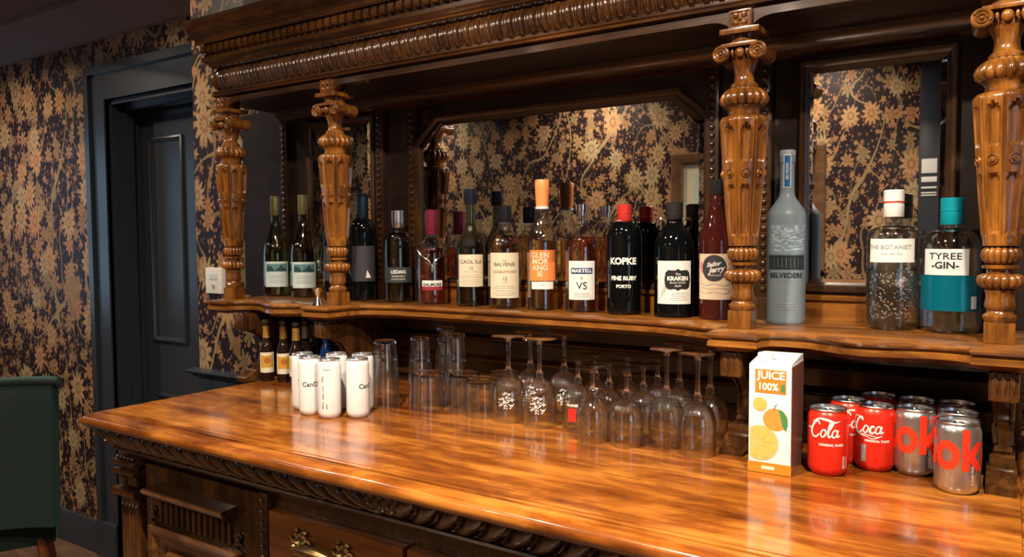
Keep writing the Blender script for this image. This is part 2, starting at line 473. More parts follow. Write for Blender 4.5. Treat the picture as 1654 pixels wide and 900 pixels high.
# crown moulding on the door wall
cz = Z0+.915
prof = [(0, cz), (.012, cz+.004), (.014, cz+.02), (.02, cz+.03), (.03, cz+.06), (.05, cz+.09), (.075, cz+.115), (.10, cz+.13), (.11, cz+.14), (.11, CEIL-.002)]
def runx(prof, x0, x1, y):
    n = len(prof); mb = MB()
    pts = [(y-d, z) for d, z in prof]+[(y, prof[-1][1])]
    return mb.prism(pts, x0, x1, 'yz')
struct('trim_1', runx(prof, XL, XC, WD), M_CEIL, 'painted crown moulding above the door wall')
struct('baseboard_left', runx([(0, 0), (.022, 0), (.022, .115), (.014, .13), (.010, .145), (0, .15)], XL, -3.60, WD), M_TRIM)
# dado rail and dark panelling under it on the wall behind the bar
zd = Z0-.466
struct('trim_2', runx([(0, zd-.03), (.008, zd-.028), (.012, zd-.016), (.03, zd-.012), (.038, zd-.004), (.036, zd+.002), (0, zd+.004)], XC-.03, -1.7, WB), M_TRIM, 'dark grey dado rail')
pan = MB().box(XC-.004, -1.7, WB-.008, WB, .0, zd-.028)
for i in range(8): pan.bbox(XC+.002+i*.095, XC+.09+i*.095, WB-.016, WB-.006, .16, zd-.03, .003)
pan.box(XC-.01, -1.7, WB-.022, WB, 0, .15)
struct('trim_3', pan, M_TRIM, 'dark grey boarded wainscot under the dado rail')
# the door in its recess, with its frame
o = MB().box(DX0-.0, DX0+.0005, WD, WD+.3, 0, DZ)
fr = MB()
def arch(mb, off, w, y0, y1):
    mb.box(DX0-off-w, DX0-off, y0, y1, 0, DZ+off); mb.box(DX0-off-w, DX1+off+w if DX1+off+w < XC else XC, y0, y1, DZ+off, DZ+off+w)
arch(fr, .0, .155, WD-.014, WD)
arch(fr, .118, .037, WD-.03, WD)
arch(fr, .0, .022, WD-.022, WD)
for k, (t, y0, y1) in enumerate([(.035, WD-.0, WD+.05), (.05, WD+.05, WD+.09), (.03, WD+.09, WD+.3)]):
    t = [.022, .045, .03][k]
    fr.box(DX0, DX0+t, y0, y1, 0, DZ); fr.box(DX0, DX1, y0, y1, DZ-t, DZ); fr.box(DX1-t, DX1, y0, y1, 0, DZ)
fr.box(DX0-.16, DX0+.0, WD-.034, WD, 0, .17)
door_frame = struct('door_1', fr, M_TRIM, 'dark grey moulded door frame')
DY = WD+.13
slab = MB().box(DX0+.045, DX1-.03, DY, DY+.04, .01, DZ-.03)
part('door_leaf', slab, mat('door_paint', (.028, .034, .043), .28), door_frame)
pm = MB()
for z0, z1 in ((Z0-.458, Z0+.475), (Z0-1.28, Z0-.70)):
    for x0, x1 in ((-3.325, -3.065), (-2.95, -2.70)):
        pm.frame(x0, x1, z0, z1, [(0, DY), (.002, DY-.010), (.010, DY-.013), (.016, DY-.006), (.022, DY-.004), (.024, DY)])
part('panel_moulding', pm, M_TRIM, door_frame)

# ------------------------------------------------------------------ base cabinet
BX0, BX1, BY = -1.78, .02, 1.035     # cabinet body
cab = thing('bar_cabinet', 'carved dark oak base cabinet with panelled door and drawer, under the polished counter', 'cabinet', (-.9, 1.35, 0))
def inv(o, p):   # parent keeping world coordinates
    o.parent = p; o.matrix_parent_inverse = Matrix.Translation(-Vector(p.location)); return o
def cpart(name, mb, m, label=None, par=None, angle=35):
    o = mb.build(name, m, None, angle); inv(o, par or cab)
    if label: o['label'] = label
    return o
def sub(name, mb, m, par, label=None, angle=35):
    o = mb.build(name, m, None, angle); o.parent = par
    if label: o['label'] = label
    return o
cpart('carcass', MB().box(BX0, BX1, BY, WB-.03, .10, CT-.045), M_OAK)
cpart('plinth', MB().sweepU([(0, 0), (.02, 0), (.02, .07), (.012, .085), (0, .10)], BX0, BX1, BY, WB-.03), M_OAK)
# frieze: cushion with slanting gadroons, leaf ornament at the centre
XM = -.905
def gadroon_front(x0, x1, zt, zb, yt, yb, pitch, amp):
    mb = MB(); nx = int((x1-x0)/.0036); nt_ = 14; vs = []
    for i in range(nx+1):
        x = x0+(x1-x0)*i/nx
        for k in range(nt_+1):
            t = k/nt_
            sgn = 1 if x < XM else -1
            ph = (x-XM - sgn*(.040*t*t+.016*t))/pitch
            if abs(x-XM-sgn*.02*t) < .045:                       # centre leaf ornament
                q = abs(sin((x-XM)*150+3*sin(t*6)))*.7+.3*abs(cos(t*9)); d = amp*1.0*q*(.3+.7*sin(PI*t))
            else:
                fr_ = ph % 1.0
                if fr_ < .68: d = amp*math.sqrt(max(0, 1-((fr_-.34)/.34)**2))*(.25+.75*sin(PI*min(1, t*1.02))**.6)
                elif .78 < fr_ < .90: d = amp*.55
                else: d = -.002
            cush = .003*sin(PI*t)
            y = yt+(yb-yt)*t - cush - d
            vs.append((x, y, zt+(zb-zt)*t))
    w = nt_+1
    fs = [(i*w+k, (i+1)*w+k, (i+1)*w+k+1, i*w+k+1) for i in range(nx) for k in range(nt_)]
    return mb.add(vs, fs)
gf = gadroon_front(-1.80, .04, CT-.036, CT-.089, .962, .996, .0475, .016)
cpart('gadroon_frieze', gf, M_OAKX, angle=60)
fm = MB().sweepU([(-.02, CT-.036), (.034, CT-.036), (.0, CT-.088), (.014, CT-.089), (.017, CT-.093), (.013, CT-.097), (.004, CT-.099), (.0, CT-.105), (-.008, CT-.110), (-.04, CT-.110)], BX0+.004, BX1, 1.002, WB-.03)
cpart('frieze_moulding', fm, M_OAKX)
# corner pilaster
def pilaster(x0, x1):
    mb = MB(); w = x1-x0
    mb.bbox(x0, x1, BY-.028, BY+.001, CT-.185, CT-.108, .003)
    for zz in (CT-.128, CT-.15): mb.bbox(x0-.006, x1+.006, BY-.040, BY, zz-.006, zz+.006, .003)
    for k in range(5): mb.ball((x0+.008+k*(w-.016)/4, BY-.031, CT-.117), .0055)
    for k in range(3):
        mb.torus(((x0+x1)/2, BY-.030, CT-.165), .012+.004*k-.004, .0022, 'y', 14, 6, .2*k, 4.4)
    mb.prism([(BY, CT-.188), (BY-.042, CT-.192), (BY-.044, CT-.205), (BY-.03, CT-.213), (BY, CT-.216)], x0-.006, x1+.006, 'yz')
    mb.box(x0+.002, x1-.002, BY-.022, BY, .10, CT-.214)
    for k in range(5):
        xx = x0+.011+k*(w-.022)/4
        mb.lathe([(0, .16), (.0055, .163), (.0055, CT-.235), (0, CT-.228)], 8, (xx, BY-.022, 0))
    return mb
for x0 in (-1.805, -.005): 
    pl = pilaster(x0, x0+.078); cpart('pilaster', pl, M_OAK)
# panelled door with fluted frieze
def cab_door(x0, x1):
    d = MB().bbox(x0, x1, BY-.014, BY-.0005, .12, CT-.125, .003)
    dp = cpart('door', d, M_OAK)
    lx0, lx1 = x0+.045, x1-.075
    l = MB().prism([(BY-.013, CT-.166), (BY-.050, CT-.168), (BY-.056, CT-.174), (BY-.052, CT-.181), (BY-.044, CT-.183), (BY-.036, CT-.192), (BY-.013, CT-.195)], lx0, lx1, 'yz')
    sub('ledge_moulding', l, M_OAKX, dp)
    fl = MB(); n = 13
    for k in range(n):
        xx = lx0+.02+(lx1-lx0-.04)*k/(n-1)
        fl.lathe([(0, -.03), (.006, -.027), (.0055, .022), (0, .028)], 10, (xx, BY-.016, CT-.225))
    for s_ in (-1, 1):
        xx = lx1+.012 if s_ > 0 else lx0-.008
        for k in range(3): fl.torus((xx, BY-.018, CT-.235-.018*k), .011-.001*k, .004, 'y', 12, 6, .5, 5)
        fl.ball((xx, BY-.02, CT-.235), .006)
    sub('fluted_panel', fl, M_OAK, dp)
    f = MB().frame(x0+.03, x1-.06, .2, CT-.262, [(0, BY-.013), (.0, BY-.03), (.008, BY-.036), (.018, BY-.032), (.024, BY-.022), (.042, BY-.020), (.046, BY-.014)])
    f.frame(x0+.095, x1-.125, .26, CT-.315, [(0, BY-.013), (.002, BY-.028), (.008, BY-.032), (.014, BY-.022), (.024, BY-.018), (.028, BY-.013)])
    for k in range(16): f.ball((x0+.13+k*(x1-x0-.29)/15, BY-.017, CT-.352), .0045, seg=8)
    sub('panel_moulding', f, M_OAKX, dp)
cab_door(-1.712, -1.300)
cab_door(-.50, -.088)
for xs in (-1.281, -.52):
    b = MB().bbox(xs-.013, xs+.013, BY-.020, BY, .12, CT-.118, .002)
    for k in range(34): b.ball((xs, BY-.021, CT-.135-.024*k), .0075, sx=.8, seg=8)
    cpart('beaded_strip', b, M_OAK)
M_DRAW = wood('drawer_wood', [(.3, (.07, .018, .004)), (.5, (.19, .062, .012)), (.75, (.32, .125, .025))], 'x', .32, .4)
for x0, x1 in ((-1.262, -.90), (-.89, -.54)):
    d = MB().bbox(x0, x1, BY-.022, BY-.0005, CT-.250, CT-.150, .004)
    dr = cpart('drawer', d, M_DRAW)
    hx = (x0+x1)/2 if x0 > -1 else -1.103; hz = CT-.197; hy = BY-.024
    h = MB()
    for s_ in (-1, 1):
        cx = hx+s_*.058
        h.lathe([(0, .0), (.020, .0), (.021, -.003), (.015, -.006), (.012, -.012), (.006, -.018), (0, -.020)], 18, (cx, hy, hz), None, False, 'y')
        for k in range(7):
            a = k*2*PI/7; h.torus((cx+.020*cos(a), hy-.003, hz+.020*sin(a)), .0085, .0034, 'y', 12, 6, a, a+4.8)
        h.torus((cx-s_*.004, hy-.006, hz-.024), .010, .003, 'y', 14, 6, 1, 6); h.ball((cx-s_*.004, hy-.007, hz-.024), .0045)
        h.ball((cx, hy-.020, hz), .007)
        h.torus((cx+s_*.012, hy-.004, hz-.030), .007, .0022, 'y', 12, 6, 0, 5)
    h.lathe([(0, -.052), (.006, -.050), (.008, -.04), (.0125, -.02), (.014, 0), (.0125, .02), (.008, .04), (.006, .05), (0, .052)], 14, (hx, hy-.024, hz-.002), None, False, 'x')
    h.tube([(hx+.055*cos(a), hy-.012, hz-.010-.032*sin(a)) for a in [PI*k/14 for k in range(15)]], .0052, 8)
    for k in range(5): h.torus((hx-.03+k*.015, hy-.004, hz-.036-.004*(2-abs(k-2))), .006, .002, 'y', 10, 6)
    sub('drawer_handle', h, M_BRASS, dr, 'ornate aged brass drop handle')

# ------------------------------------------------------------------ counter top
top = MB().sweepU([(-.06, CT), (-.034, CT), (-.0335, CT-.0035), (-.0305, CT-.0035), (-.030, CT), (-.021, CT), (-.0205, CT-.0055), (-.0165, CT-.0055), (-.015, CT-.001), (.0, CT-.0015), (.008, CT-.006), (.0135, CT-.011),
    (.016, CT-.018), (.0135, CT-.026), (.007, CT-.032), (-.003, CT-.035), (-.02, CT-.036), (-.06, CT-.036)], -1.805, .055, .945, WB-.004)
o = top.build('countertop', M_TOP, None, 50)
o['label'] = 'long polished reddish brown wooden bar counter with rounded nosing'; o['category'] = 'countertop'

# ------------------------------------------------------------------ hutch (carved overmantel standing on the counter)
H = thing('bar_hutch', 'carved dark oak bar back with columns, mirrors, shelf and heavy cornice', 'shelving', (-.98, 1.45, CT))
HX0, HX1 = -1.955, .0
def hpart(name, mb, m=M_OAK, label=None, angle=35):
    o = mb.build(name, m, None, angle); inv(o, H)
    if label: o['label'] = label
    return o
# shelf outline
def S(*p): return list(p)
left = [(-1.955, 1.62), (-1.955, 1.365), (-1.865, 1.362), (-1.862, 1.392), (-1.845, 1.412), (-1.815, 1.422), (-1.78, 1.416), (-1.74, 1.392), (-1.705, 1.374), (-1.67, 1.372), (-1.64, 1.39), (-1.60, 1.412), (-1.565, 1.412), (-1.553, 1.395), (-1.552, 1.362)]
mid = [(-1.452, 1.362), (-1.450, 1.39), (-1.452, 1.435), (-1.44, 1.466), (-1.41, 1.488), (-1.35, 1.502), (-1.25, 1.507), (-.98, 1.508), (-.72, 1.505), (-.62, 1.497), (-.555, 1.480), (-.515, 1.462), (-.49, 1.456), (-.474, 1.452), (-.466, 1.44), (-.466, 1.362)]
right = [(-.372, 1.362), (-.371, 1.392), (-.362, 1.408), (-.34, 1.416), (-.305, 1.415), (-.27, 1.396), (-.235, 1.372), (-.20, 1.366), (-.165, 1.372), (-.13, 1.385), (-.10, 1.392), (-.07, 1.388), (-.052, 1.378), (-.050, 1.362), (.05, 1.362), (.05, 1.62)]
out = left+mid+right
def loft_outline(pts, levels):
    n = len(pts); mb = MB(); vs = []
    P = [Vector(p) for p in pts]
    N = []
    for i in range(n):
        if i == 0 or i == n-1: N.append(Vector((-1 if i == 0 else 1, 0))); continue
        d1 = (P[i]-P[i-1]).normalized(); d2 = (P[i+1]-P[i]).normalized()
        n1 = Vector((d1.y, -d1.x)); n2 = Vector((d2.y, -d2.x)); q = (n1+n2)/max(.5, 1+n1.dot(n2)); N.append(q)
    for o_, z in levels:
        for p, q in zip(P, N):
            w = p+q*o_; vs.append((w.x, w.y, z))
        vs += [(P[-1].x+o_, WB-.045, z), (P[0].x-o_, WB-.045, z)]
    m = n+2; fs = [tuple(range(m)), tuple(range((len(levels)-1)*m, len(levels)*m))[::-1]]
    for l in range(len(levels)-1):
        for i in range(m): j = (i+1) % m; fs.append((l*m+i, l*m+j, (l+1)*m+j, (l+1)*m+i))
    return mb.add(vs, fs)
shf = loft_outline(out, [(-.005, SH), (-.001, SH-.002), (.0, SH-.006), (-.002, SH-.010), (-.008, SH-.012), (-.008, SH-.015), (-.003, SH-.017), (-.002, SH-.026), (-.005, SH-.028), (-.012, SH-.030), (-.018, SH-.035), (-.026, SH-.037)])
hpart('shelf', shf, M_SHELF, angle=28)

# columns --------------------------------------------------------------
CX = (-1.937, -1.503, -.425, -.012); CY = 1.450
def flute_mod(t, z, r):
    zz = z-Z0
    u = (t*8/(2*PI)) % 1.0
    if -.004 < zz < .223:
        # eight staves: raised rib pairs around sunk round-topped panels, bosses at mid height
        pan_ = abs(u-.5)
        f = 1.0
        hw = .27
        inz = (.142 < zz < .208) or (.005 < zz < .100)
        if .142 < zz < .208: e = min(1, (.208-zz)/.012); 
        elif .005 < zz < .100: e = min(1, (.100-zz)/.006)
        else: e = 0
        if inz and pan_ < hw*math.sqrt(max(0, e)): f = .80
        elif pan_ > .44: f = .93
        elif .36 < pan_ < .44: f = 1.02
        return f
    return 1.0
def melon(n, amp):
    return lambda t, z, r: 1-amp+amp*abs(sin(t*n/2))**.5*1.0
def P_(l): return [(r, Z0+z) for r, z in l]
shaft_prof = [(.0, -.014), (.026, -.014), (.0272, -.008)]+[(.0272+(.0445-.0272)*((k/44.)**.85), -.006+k*.224/44) for k in range(45)]+[(.0435, .222), (.040, .2265), (.030, .228), (.0, .228)]
lower = [(0, -.137), (.021, -.136), (.0245, -.130), (.0245, -.126), (.019, -.122), (.018, -.118), (.021, -.114), (.0225, -.109), (.0205, -.100), (.0205, -.092), (.023, -.084), (.012, -.083)]
ring1 = [(.012, -.084), (.026, -.082), (.033, -.076), (.0345, -.070), (.033, -.063), (.027, -.059), (.012, -.058)]
disc1 = [(.012, -.059), (.020, -.058), (.020, -.052), (.026, -.050), (.0265, -.046), (.020, -.044), (.012, -.043)]
ring2 = [(.012, -.044), (.023, -.042), (.0275, -.036), (.0290, -.029), (.0285, -.022), (.023, -.016), (.012, -.0135)]
neck2 = [(.012, .227), (.027, .228), (.029, .232), (.028, .238), (.032, .243), (.035, .246), (.012, .247)]
ring3 = [(.012, .244), (.036, .246), (.0435, .252), (.0455, .259), (.043, .267), (.036, .275), (.028, .280), (.012, .281)]
upper = [(.012, .280), (.025, .281), (.0255, .286), (.019, .292), (.0175, .302), (.019, .314), (.023, .324), (.026, .330), (.012, .331)]
def make_column(x):
    col = MB().lathe(P_(shaft_prof), 96, (x, CY, 0), flute_mod)
    for pr, md, sg in ((lower, None, 32), (ring1, melon(16, .16), 128), (disc1, None, 32), (ring2, melon(16, .14), 128), (neck2, None, 32), (ring3, melon(16, .17), 128), (upper, None, 32)):
        col.lathe(P_(pr), sg, (x, CY, 0), md)
    for k in range(8):          # bosses on the staves
        a = (k+.5)*2*PI/8; R = .0368
        t = MB().lathe([(0, .0052), (.0035, .0045), (.0042, .001), (.0068, .001), (.0078, .003), (.009, .001), (.009, -.004)], 14)
        vs = []
        for (px, py, pz) in t.v:      # local z -> radial
            rad = R+pz; tt = px; zz = py
            vs.append((x+rad*cos(a)-tt*sin(a), CY+rad*sin(a)+tt*cos(a), Z0+.121+zz))
        col.add(vs, t.f)
    c = hpart('column', col, M_COL, angle=50)
    pl_ = MB().bbox(x-.0215, x+.0215, CY-.0215, CY+.0215, SH+.0002, Z0-.136, .002)
    o = pl_.build('column_plinth', M_COL); o.parent = c
    # ionic style capital: bar, rolled volutes, egg, then square abacus and block with a carved rosette
    cp = MB(); z = Z0
    for s_ in (-1, 1):
        xx = x+s_*.0335
        cp.lathe([(0, -.036), (.0155, -.036), (.0165, -.033), (.0125, -.02), (.0115, 0), (.0125, .02), (.0165, .033), (.0155, .036), (0, .036)], 24, (xx, CY, z+.3415), None, False, 'y')
        for yy in (-.0365, .0365):
            cp.torus((xx, CY+yy, z+.3415), .0125, .0026, 'y', 20, 6)
            cp.torus((xx, CY+yy, z+.3415), .0070, .0022, 'y', 16, 6)
            cp.ball((xx, CY+yy, z+.3415), .0036)
    cp.bbox(x-.0335, x+.0335, CY-.038, CY+.038, z+.352, z+.359, .002)
    cp.lathe([(0, .326), (.024, .328), (.027, .335), (.0255, .345), (.020, .352), (0, .353)], 48, (x, CY, z), melon(12, .14))
    for yy in (-.030,):
        cp.ball((x, CY+yy, z+.342), .009, 1, .8, 1.1)
        for s_ in (-1, 1): cp.ball((x+s_*.0135, CY+yy, z+.343), .004, .8, .8, 1.7)
    cp.lathe([(0, .358), (.030, .359), (.030, .364), (.026, .367), (.026, .377), (0, .377)], 32, (x, CY, z))
    cp.bbox(x-.0365, x+.0365, CY-.036, CY+.036, z+.376, z+.3865, .002)
    o = cp.build('column_capital', M_COL, None, 40); o.parent = c
    bl = MB().bbox(x-.021, x+.021, CY-.030, CY+.020, z+.386, z+.4195, .0015)
    bl.frame(x-.019, x+.019, z+.388, z+.4175, [(0, CY-.0295), (.0, CY-.0325), (.0025, CY-.0325), (.003, CY-.0295)])
    for sx_ in (-1, 1):
        for sz_ in (-1, 1): bl.ball((x+sx_*.0075, CY-.0305, z+.4028+sz_*.0072), .0062, 1, .8, 1)
    bl.ball((x, CY-.032, z+.4028), .0035)
    o = bl.build('rosette_block', M_COL, None, 40); o.parent = c
    return c
for x in CX: make_column(x)

# arched spandrels between the blocks under the cornice
def spandrel(xa, xb):
    zt, zb = Z0+.4195, Z0+.405; R = .030
    pts = [(xa, zt), (xb, zt), (xb, Z0+.387)]
    pts += [(xb-R*1.3+R*1.3*cos(a), Z0+.387+(zb-Z0-.387)*sin(a)) for a in [PI/2*k/8 for k in range(9)]][1:]
    pts += [(xa+R*1.3-R*1.3*sin(a), Z0+.387+(zb-Z0-.387)*cos(a)) for a in [PI/2*k/8 for k in range(9)]]
    return MB().prism(pts, CY-.022, CY+.006, 'xz')
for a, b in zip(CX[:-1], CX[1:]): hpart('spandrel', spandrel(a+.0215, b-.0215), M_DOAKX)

# cornice --------------------------------------------------------------
KX0, KX1, KY = -1.98, .03, 1.435
low = MB().sweepU([(-.25, Z0+.4195), (-.012, Z0+.4195), (-.004, Z0+.423), (.0, Z0+.424), (.008, Z0+.428), (.009, Z0+.433), (.003, Z0+.435), (.006, Z0+.438), (.006, Z0+.442), (-.002, Z0+.445), (-.006, Z0+.447), (-.006, Z0+.508),
    (.004, Z0+.509), (.012, Z0+.514), (.013, Z0+.519), (.020, Z0+.523), (.028, Z0+.53), (.028, Z0+.540), (.022, Z0+.543), (.022, Z0+.573), (.036, Z0+.575), (.040, Z0+.58), (.040, Z0+.588), (.046, Z0+.592),
    (.052, Z0+.604), (.056, Z0+.618), (.060, Z0+.628), (.060, Z0+.642), (.055, Z0+.646), (-.2, Z0+.646)], KX0, KX1, KY, WB-.002)
hpart('cornice', low, M_OAKX, angle=30)
# reeded torus
def rope():
    mb = MB(); pitch = .0296; nt_ = 10; N = 14
    path = []
    y = WB-.01
    L1 = WB-.01-KY; L2 = KX1-KX0
    def dprof(ph, t):
        base = .013*sin(PI*t)**.7
        a = ph % 1
        if a < .50: rib = math.sqrt(max(0, 1-((a-.25)/.25)**2))
        elif .56 < a < .76: rib = .55*math.sqrt(max(0, 1-((a-.66)/.10)**2))
        elif .80 < a < .98: rib = .55*math.sqrt(max(0, 1-((a-.89)/.09)**2))
        else: rib = 0
        return base+.0095*rib*(.55+.45*sin(PI*t))-.009
    def strip(n, pos):
        vs = []
        for i in range(n+1):
            for k in range(nt_+1):
                t = k/nt_; vs.append(pos(i/n, t))
        w = nt_+1
        mb.add(vs, [(i*w+k, (i+1)*w+k, (i+1)*w+k+1, i*w+k+1) for i in range(n) for k in range(nt_)])
    nf = int(round(L2/pitch)); 
    def front(s, t):
        ph = s*nf; d = dprof(ph, t); e = min(1, min(s, 1-s)*nf*2); x = KX0+L2*s
        if s < .5/nf: x = KX0-d*(1-s*2*nf)
        if s > 1-.5/nf: x = KX1+d*(1-(1-s)*2*nf)
        return (x, KY-d, Z0+.447+.061*t)
    nl = int(round(L1/pitch))
    strip(nf*N, front)
    strip(nl*N, lambda s, t: (KX0-dprof(s*nl, t), KY+L1*s, Z0+.447+.061*t))
    strip(nl*N, lambda s, t: (KX1+dprof(s*nl, t), KY+L1*s, Z0+.447+.061*t))
    return mb
hpart('reeded_moulding', rope(), M_OAK, angle=70)
dn = MB(); nD = 76
for k in range(nD):
    x = KX0-.022+(KX1-KX0+.044)*(k+.5)/nD
    dn.prism([(KY-.021, Z0+.546), (KY-.033, Z0+.548), (KY-.036, Z0+.556), (KY-.034, Z0+.570), (KY-.021, Z0+.572)], x-.0092, x+.0092, 'yz')
hpart('dentil_band', dn, M_OAKX)
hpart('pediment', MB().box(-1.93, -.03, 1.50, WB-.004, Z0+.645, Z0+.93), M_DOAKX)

# back boards, mirrors, pilaster strips ----------------------------------
MY = 1.660
hpart('back_panel', MB().box(-2.165, .22, MY+.006, WB-.004, SH-.01, Z0+.42), M_DARKWOOD)
hpart('soffit', MB().box(-2.0, .05, KY+.012, MY+.03, Z0+.412, Z0+.4196), M_DARKWOOD)
def mirror(x0, x1, z0, z1, clip=None):
    bv = .013; y = MY-.001
    f = MB().frame(x0, x1, z0, z1, [(0, y+.0045), (bv, y)], clip)
    if clip:
        cx, cz_ = clip; k = bv*.414; cx2 = cx-bv*.28; cz2 = cz_-bv*.28
        a = Vector((x0+bv, z0+bv)); b = Vector((x1-bv, z1-bv))
        n = len(f.v)//2
        inner = [f.v[2*i+1] for i in range(6)]
    else: inner = [f.v[2*i+1] for i in range(4)]
    f.add(inner, [tuple(range(len(inner)))])
    mb = hpart('mirror', f, M_MIRROR, 'bevelled mirror glass', angle=1)
    fr_ = MB().frame(x0-.015, x1+.015, z0-.015, z1+.015, [(0, MY+.006), (0, MY-.006), (.003, MY-.009), (.009, MY-.008), (.012, MY-.005), (.016, MY-.003), (.0165, MY+.006)], clip)
    o = fr_.build('mirror_frame', M_DOAK); o.parent = mb
mirror(-1.388, -.572, SH+.062, Z0+.326, (.075, .068))
mirror(-.357, -.103, SH+.074, Z0+.347)
mirror(-1.832, -1.575, SH+.066, Z0+.352)
rail = MB()
for a, b in ((-1.90, -1.555), (-1.375, -.585), (-.41, -.05)):
    rail.prism([(MY+.006, SH+.038), (MY-.006, SH+.040), (MY-.013, SH+.044), (MY-.015, SH+.050), (MY-.010, SH+.053), (MY+.006, SH+.054)], a, b, 'yz')
rail.box(-1.95, -.0, MY-.006, MY+.006, SH, SH+.040)
hpart('bottom_rail', rail, M_SHELF)
for xs in (-1.945, -1.535, -1.412, -.553, -.440, -.02):
    b = MB().bbox(xs-.015, xs+.015, MY-.010, MY+.006, SH+.003, Z0+.40, .002)
    b.bbox(xs-.020, xs+.020, MY-.014, MY+.006, SH+.0005, SH+.045, .002)
    for k in range(26): b.ball((xs, MY-.010, SH+.062+k*.0185), .0075, .9, .7, .9, seg=8)
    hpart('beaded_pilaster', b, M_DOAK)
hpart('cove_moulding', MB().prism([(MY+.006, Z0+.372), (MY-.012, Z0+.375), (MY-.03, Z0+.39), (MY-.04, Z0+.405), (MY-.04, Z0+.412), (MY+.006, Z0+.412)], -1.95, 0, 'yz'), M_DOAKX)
# lower back between counter and shelf
lb = MB().box(-1.90, .02, MY-.01, WB-.012, CT+.0005, SH-.045)
for zz in (.03, .085, .14): lb.prism([(MY-.01, CT+zz-.010), (MY-.020, CT+zz-.006), (MY-.024, CT+zz), (MY-.018, CT+zz+.006), (MY-.01, CT+zz+.010)], -1.89, .01, 'yz')
hpart('lower_back_panel', lb, M_DOAKX)

# scroll brackets carrying the shelf
def bracket(x):
    zt = SH-.0365; z0 = CT+.0005
    b = MB()
    leafp = [(1.60, zt), (1.392, zt), (1.386, zt-.012), (1.388, zt-.028), (1.398, zt-.043), (1.412, zt-.050), (1.424, zt-.046), (1.432, zt-.052), (1.45, zt-.062), (1.468, zt-.076), (1.478, zt-.092), (1.482, zt-.106),
             (1.478, CT+.06), (1.466, CT+.05), (1.47, CT+.044), (1.60, CT+.044)]
    b.prism(leafp, x-.014, x+.014, 'yz')
    for s_ in (-1, 1):
        rib = [Vector((x+s_*.012, p[0]-.002, p[1])) for p in leafp[1:13]]
        b.tube(rib, .0042, 6)
    b.bbox(x-.021, x+.021, 1.383, 1.43, zt-.048, zt-.002, .008)
    for s_ in (-1, 0, 1): b.ball((x+s_*.011, 1.386, zt-.022), .0085, .7, .7, 2.2)
    b.torus((x, 1.402, zt-.030), .011, .004, 'x', 14, 6)
    b.bbox(x-.018, x+.018, 1.44, 1.60, CT+.028, CT+.046, .004)
    b.prism([(1.60, CT+.030), (1.425, CT+.030), (1.412, CT+.024), (1.398, CT+.014), (1.384, CT+.011), (1.384, z0), (1.60, z0)], x-.021, x+.021, 'yz')
    return b
for x in (-1.832, -1.503, -.425, -.004): hpart('bracket', bracket(x), M_OAK)

# ------------------------------------------------------------------ bottles
def face(x, y, off=0): return atan2(-y, -x)+math.radians(off)
def shell(prof, t=.0028, base=.005):
    """closed glass wall from an outer profile"""
    inn = [(max(r-t, .001), max(z, base)) for r, z in prof if r > .002 and z > .0005]
    inn = [(0, base)]+inn
    return prof+[(inn[-1][0], prof[-1][1])]+inn[::-1][1:]
def liq(prof, level, t=.0031, base=.0053):
    pts = [(r-t, z) for r, z in prof if r > t+.002 and base+.001 < z < level]
    return [(0, base), (pts[0][0]-.0005, base)]+pts+[(pts[-1][0], level), (0, level)]
def smooth_prof(pts, k=4):
    out = []; n = len(pts)
    for i in range(n-1):
        p0 = pts[max(0, i-1)]; p1 = pts[i]; p2 = pts[i+1]; p3 = pts[min(n-1, i+2)]
        for j in range(k):
            t = j/k
            out.append(tuple(max(0, .5*((2*p1[q])+(p2[q]-p0[q])*t+(2*p0[q]-5*p1[q]+4*p2[q]-p3[q])*t*t+(3*p1[q]-p0[q]-3*p2[q]+p3[q])*t**3)) for q in (0, 1)))
    out.append(pts[-1]); return out
def bprof(r, hs, rn, hn, htop, kind='round', foot=.004):
    """r body radius, hs shoulder start, rn neck radius, hn neck start, htop lip"""
    base = [(0, .003), (r*.7, .002), (r-foot, 0), (r-.0008, .003), (r, .008), (r, hs*.5), (r, hs)]
    n = 8; sh = []
    for k in range(1, n+1):
        t = k/n
        if kind == 'round': q = (1-t)**.5 if t < 1 else 0; q = math.sqrt(max(0, 1-t*t)); rr = rn+(r-rn)*q
        elif kind == 'slope': rr = rn+(r-rn)*(.5+.5*cos(PI*t))
        elif kind == 'wine': rr = rn+(r-rn)*(1-t**1.6)**1.25 if t < 1 else rn
        sh.append((rr, hs+(hn-hs)*t))
    return base+sh+[(rn, (hn+htop)/2), (rn, htop-.008), (rn+.0015, htop-.006), (rn+.0015, htop-.001), (rn, htop)]
def bottle(name, label, x, y, prof, glass, cap=None, capm=None, liqm=None, level=.15, z=SH, group='bottles on the shelf', seg=48, cat='bottle', t=.0028):
    T = thing(name, label, cat, (x, y, z+.0004), group)
    if glass in (M_GLASS, M_GLASS_TINT) or glass.name.startswith('frost'):
        part('glass_body', MB().lathe(shell(prof, t), seg), glass, T, angle=60)
    else:
        part('glass_body', MB().lathe(prof+[(0, prof[-1][1])], seg), glass, T, angle=60)
    if liqm: part('liquid', MB().lathe(liq(prof, level, t+.0003), seg), liqm, T, angle=60)
    if cap:
        part('cap', MB().lathe(cap, 32), capm, T, angle=40)
    return T
def label_patch(T, R, zc, w, h, a, m, name='label', lab=None, dR=.0005, shape=None):
    return decal(name, shape or rect(w, h), cyl(R, zc, a, dR), m, T, .004, lab)
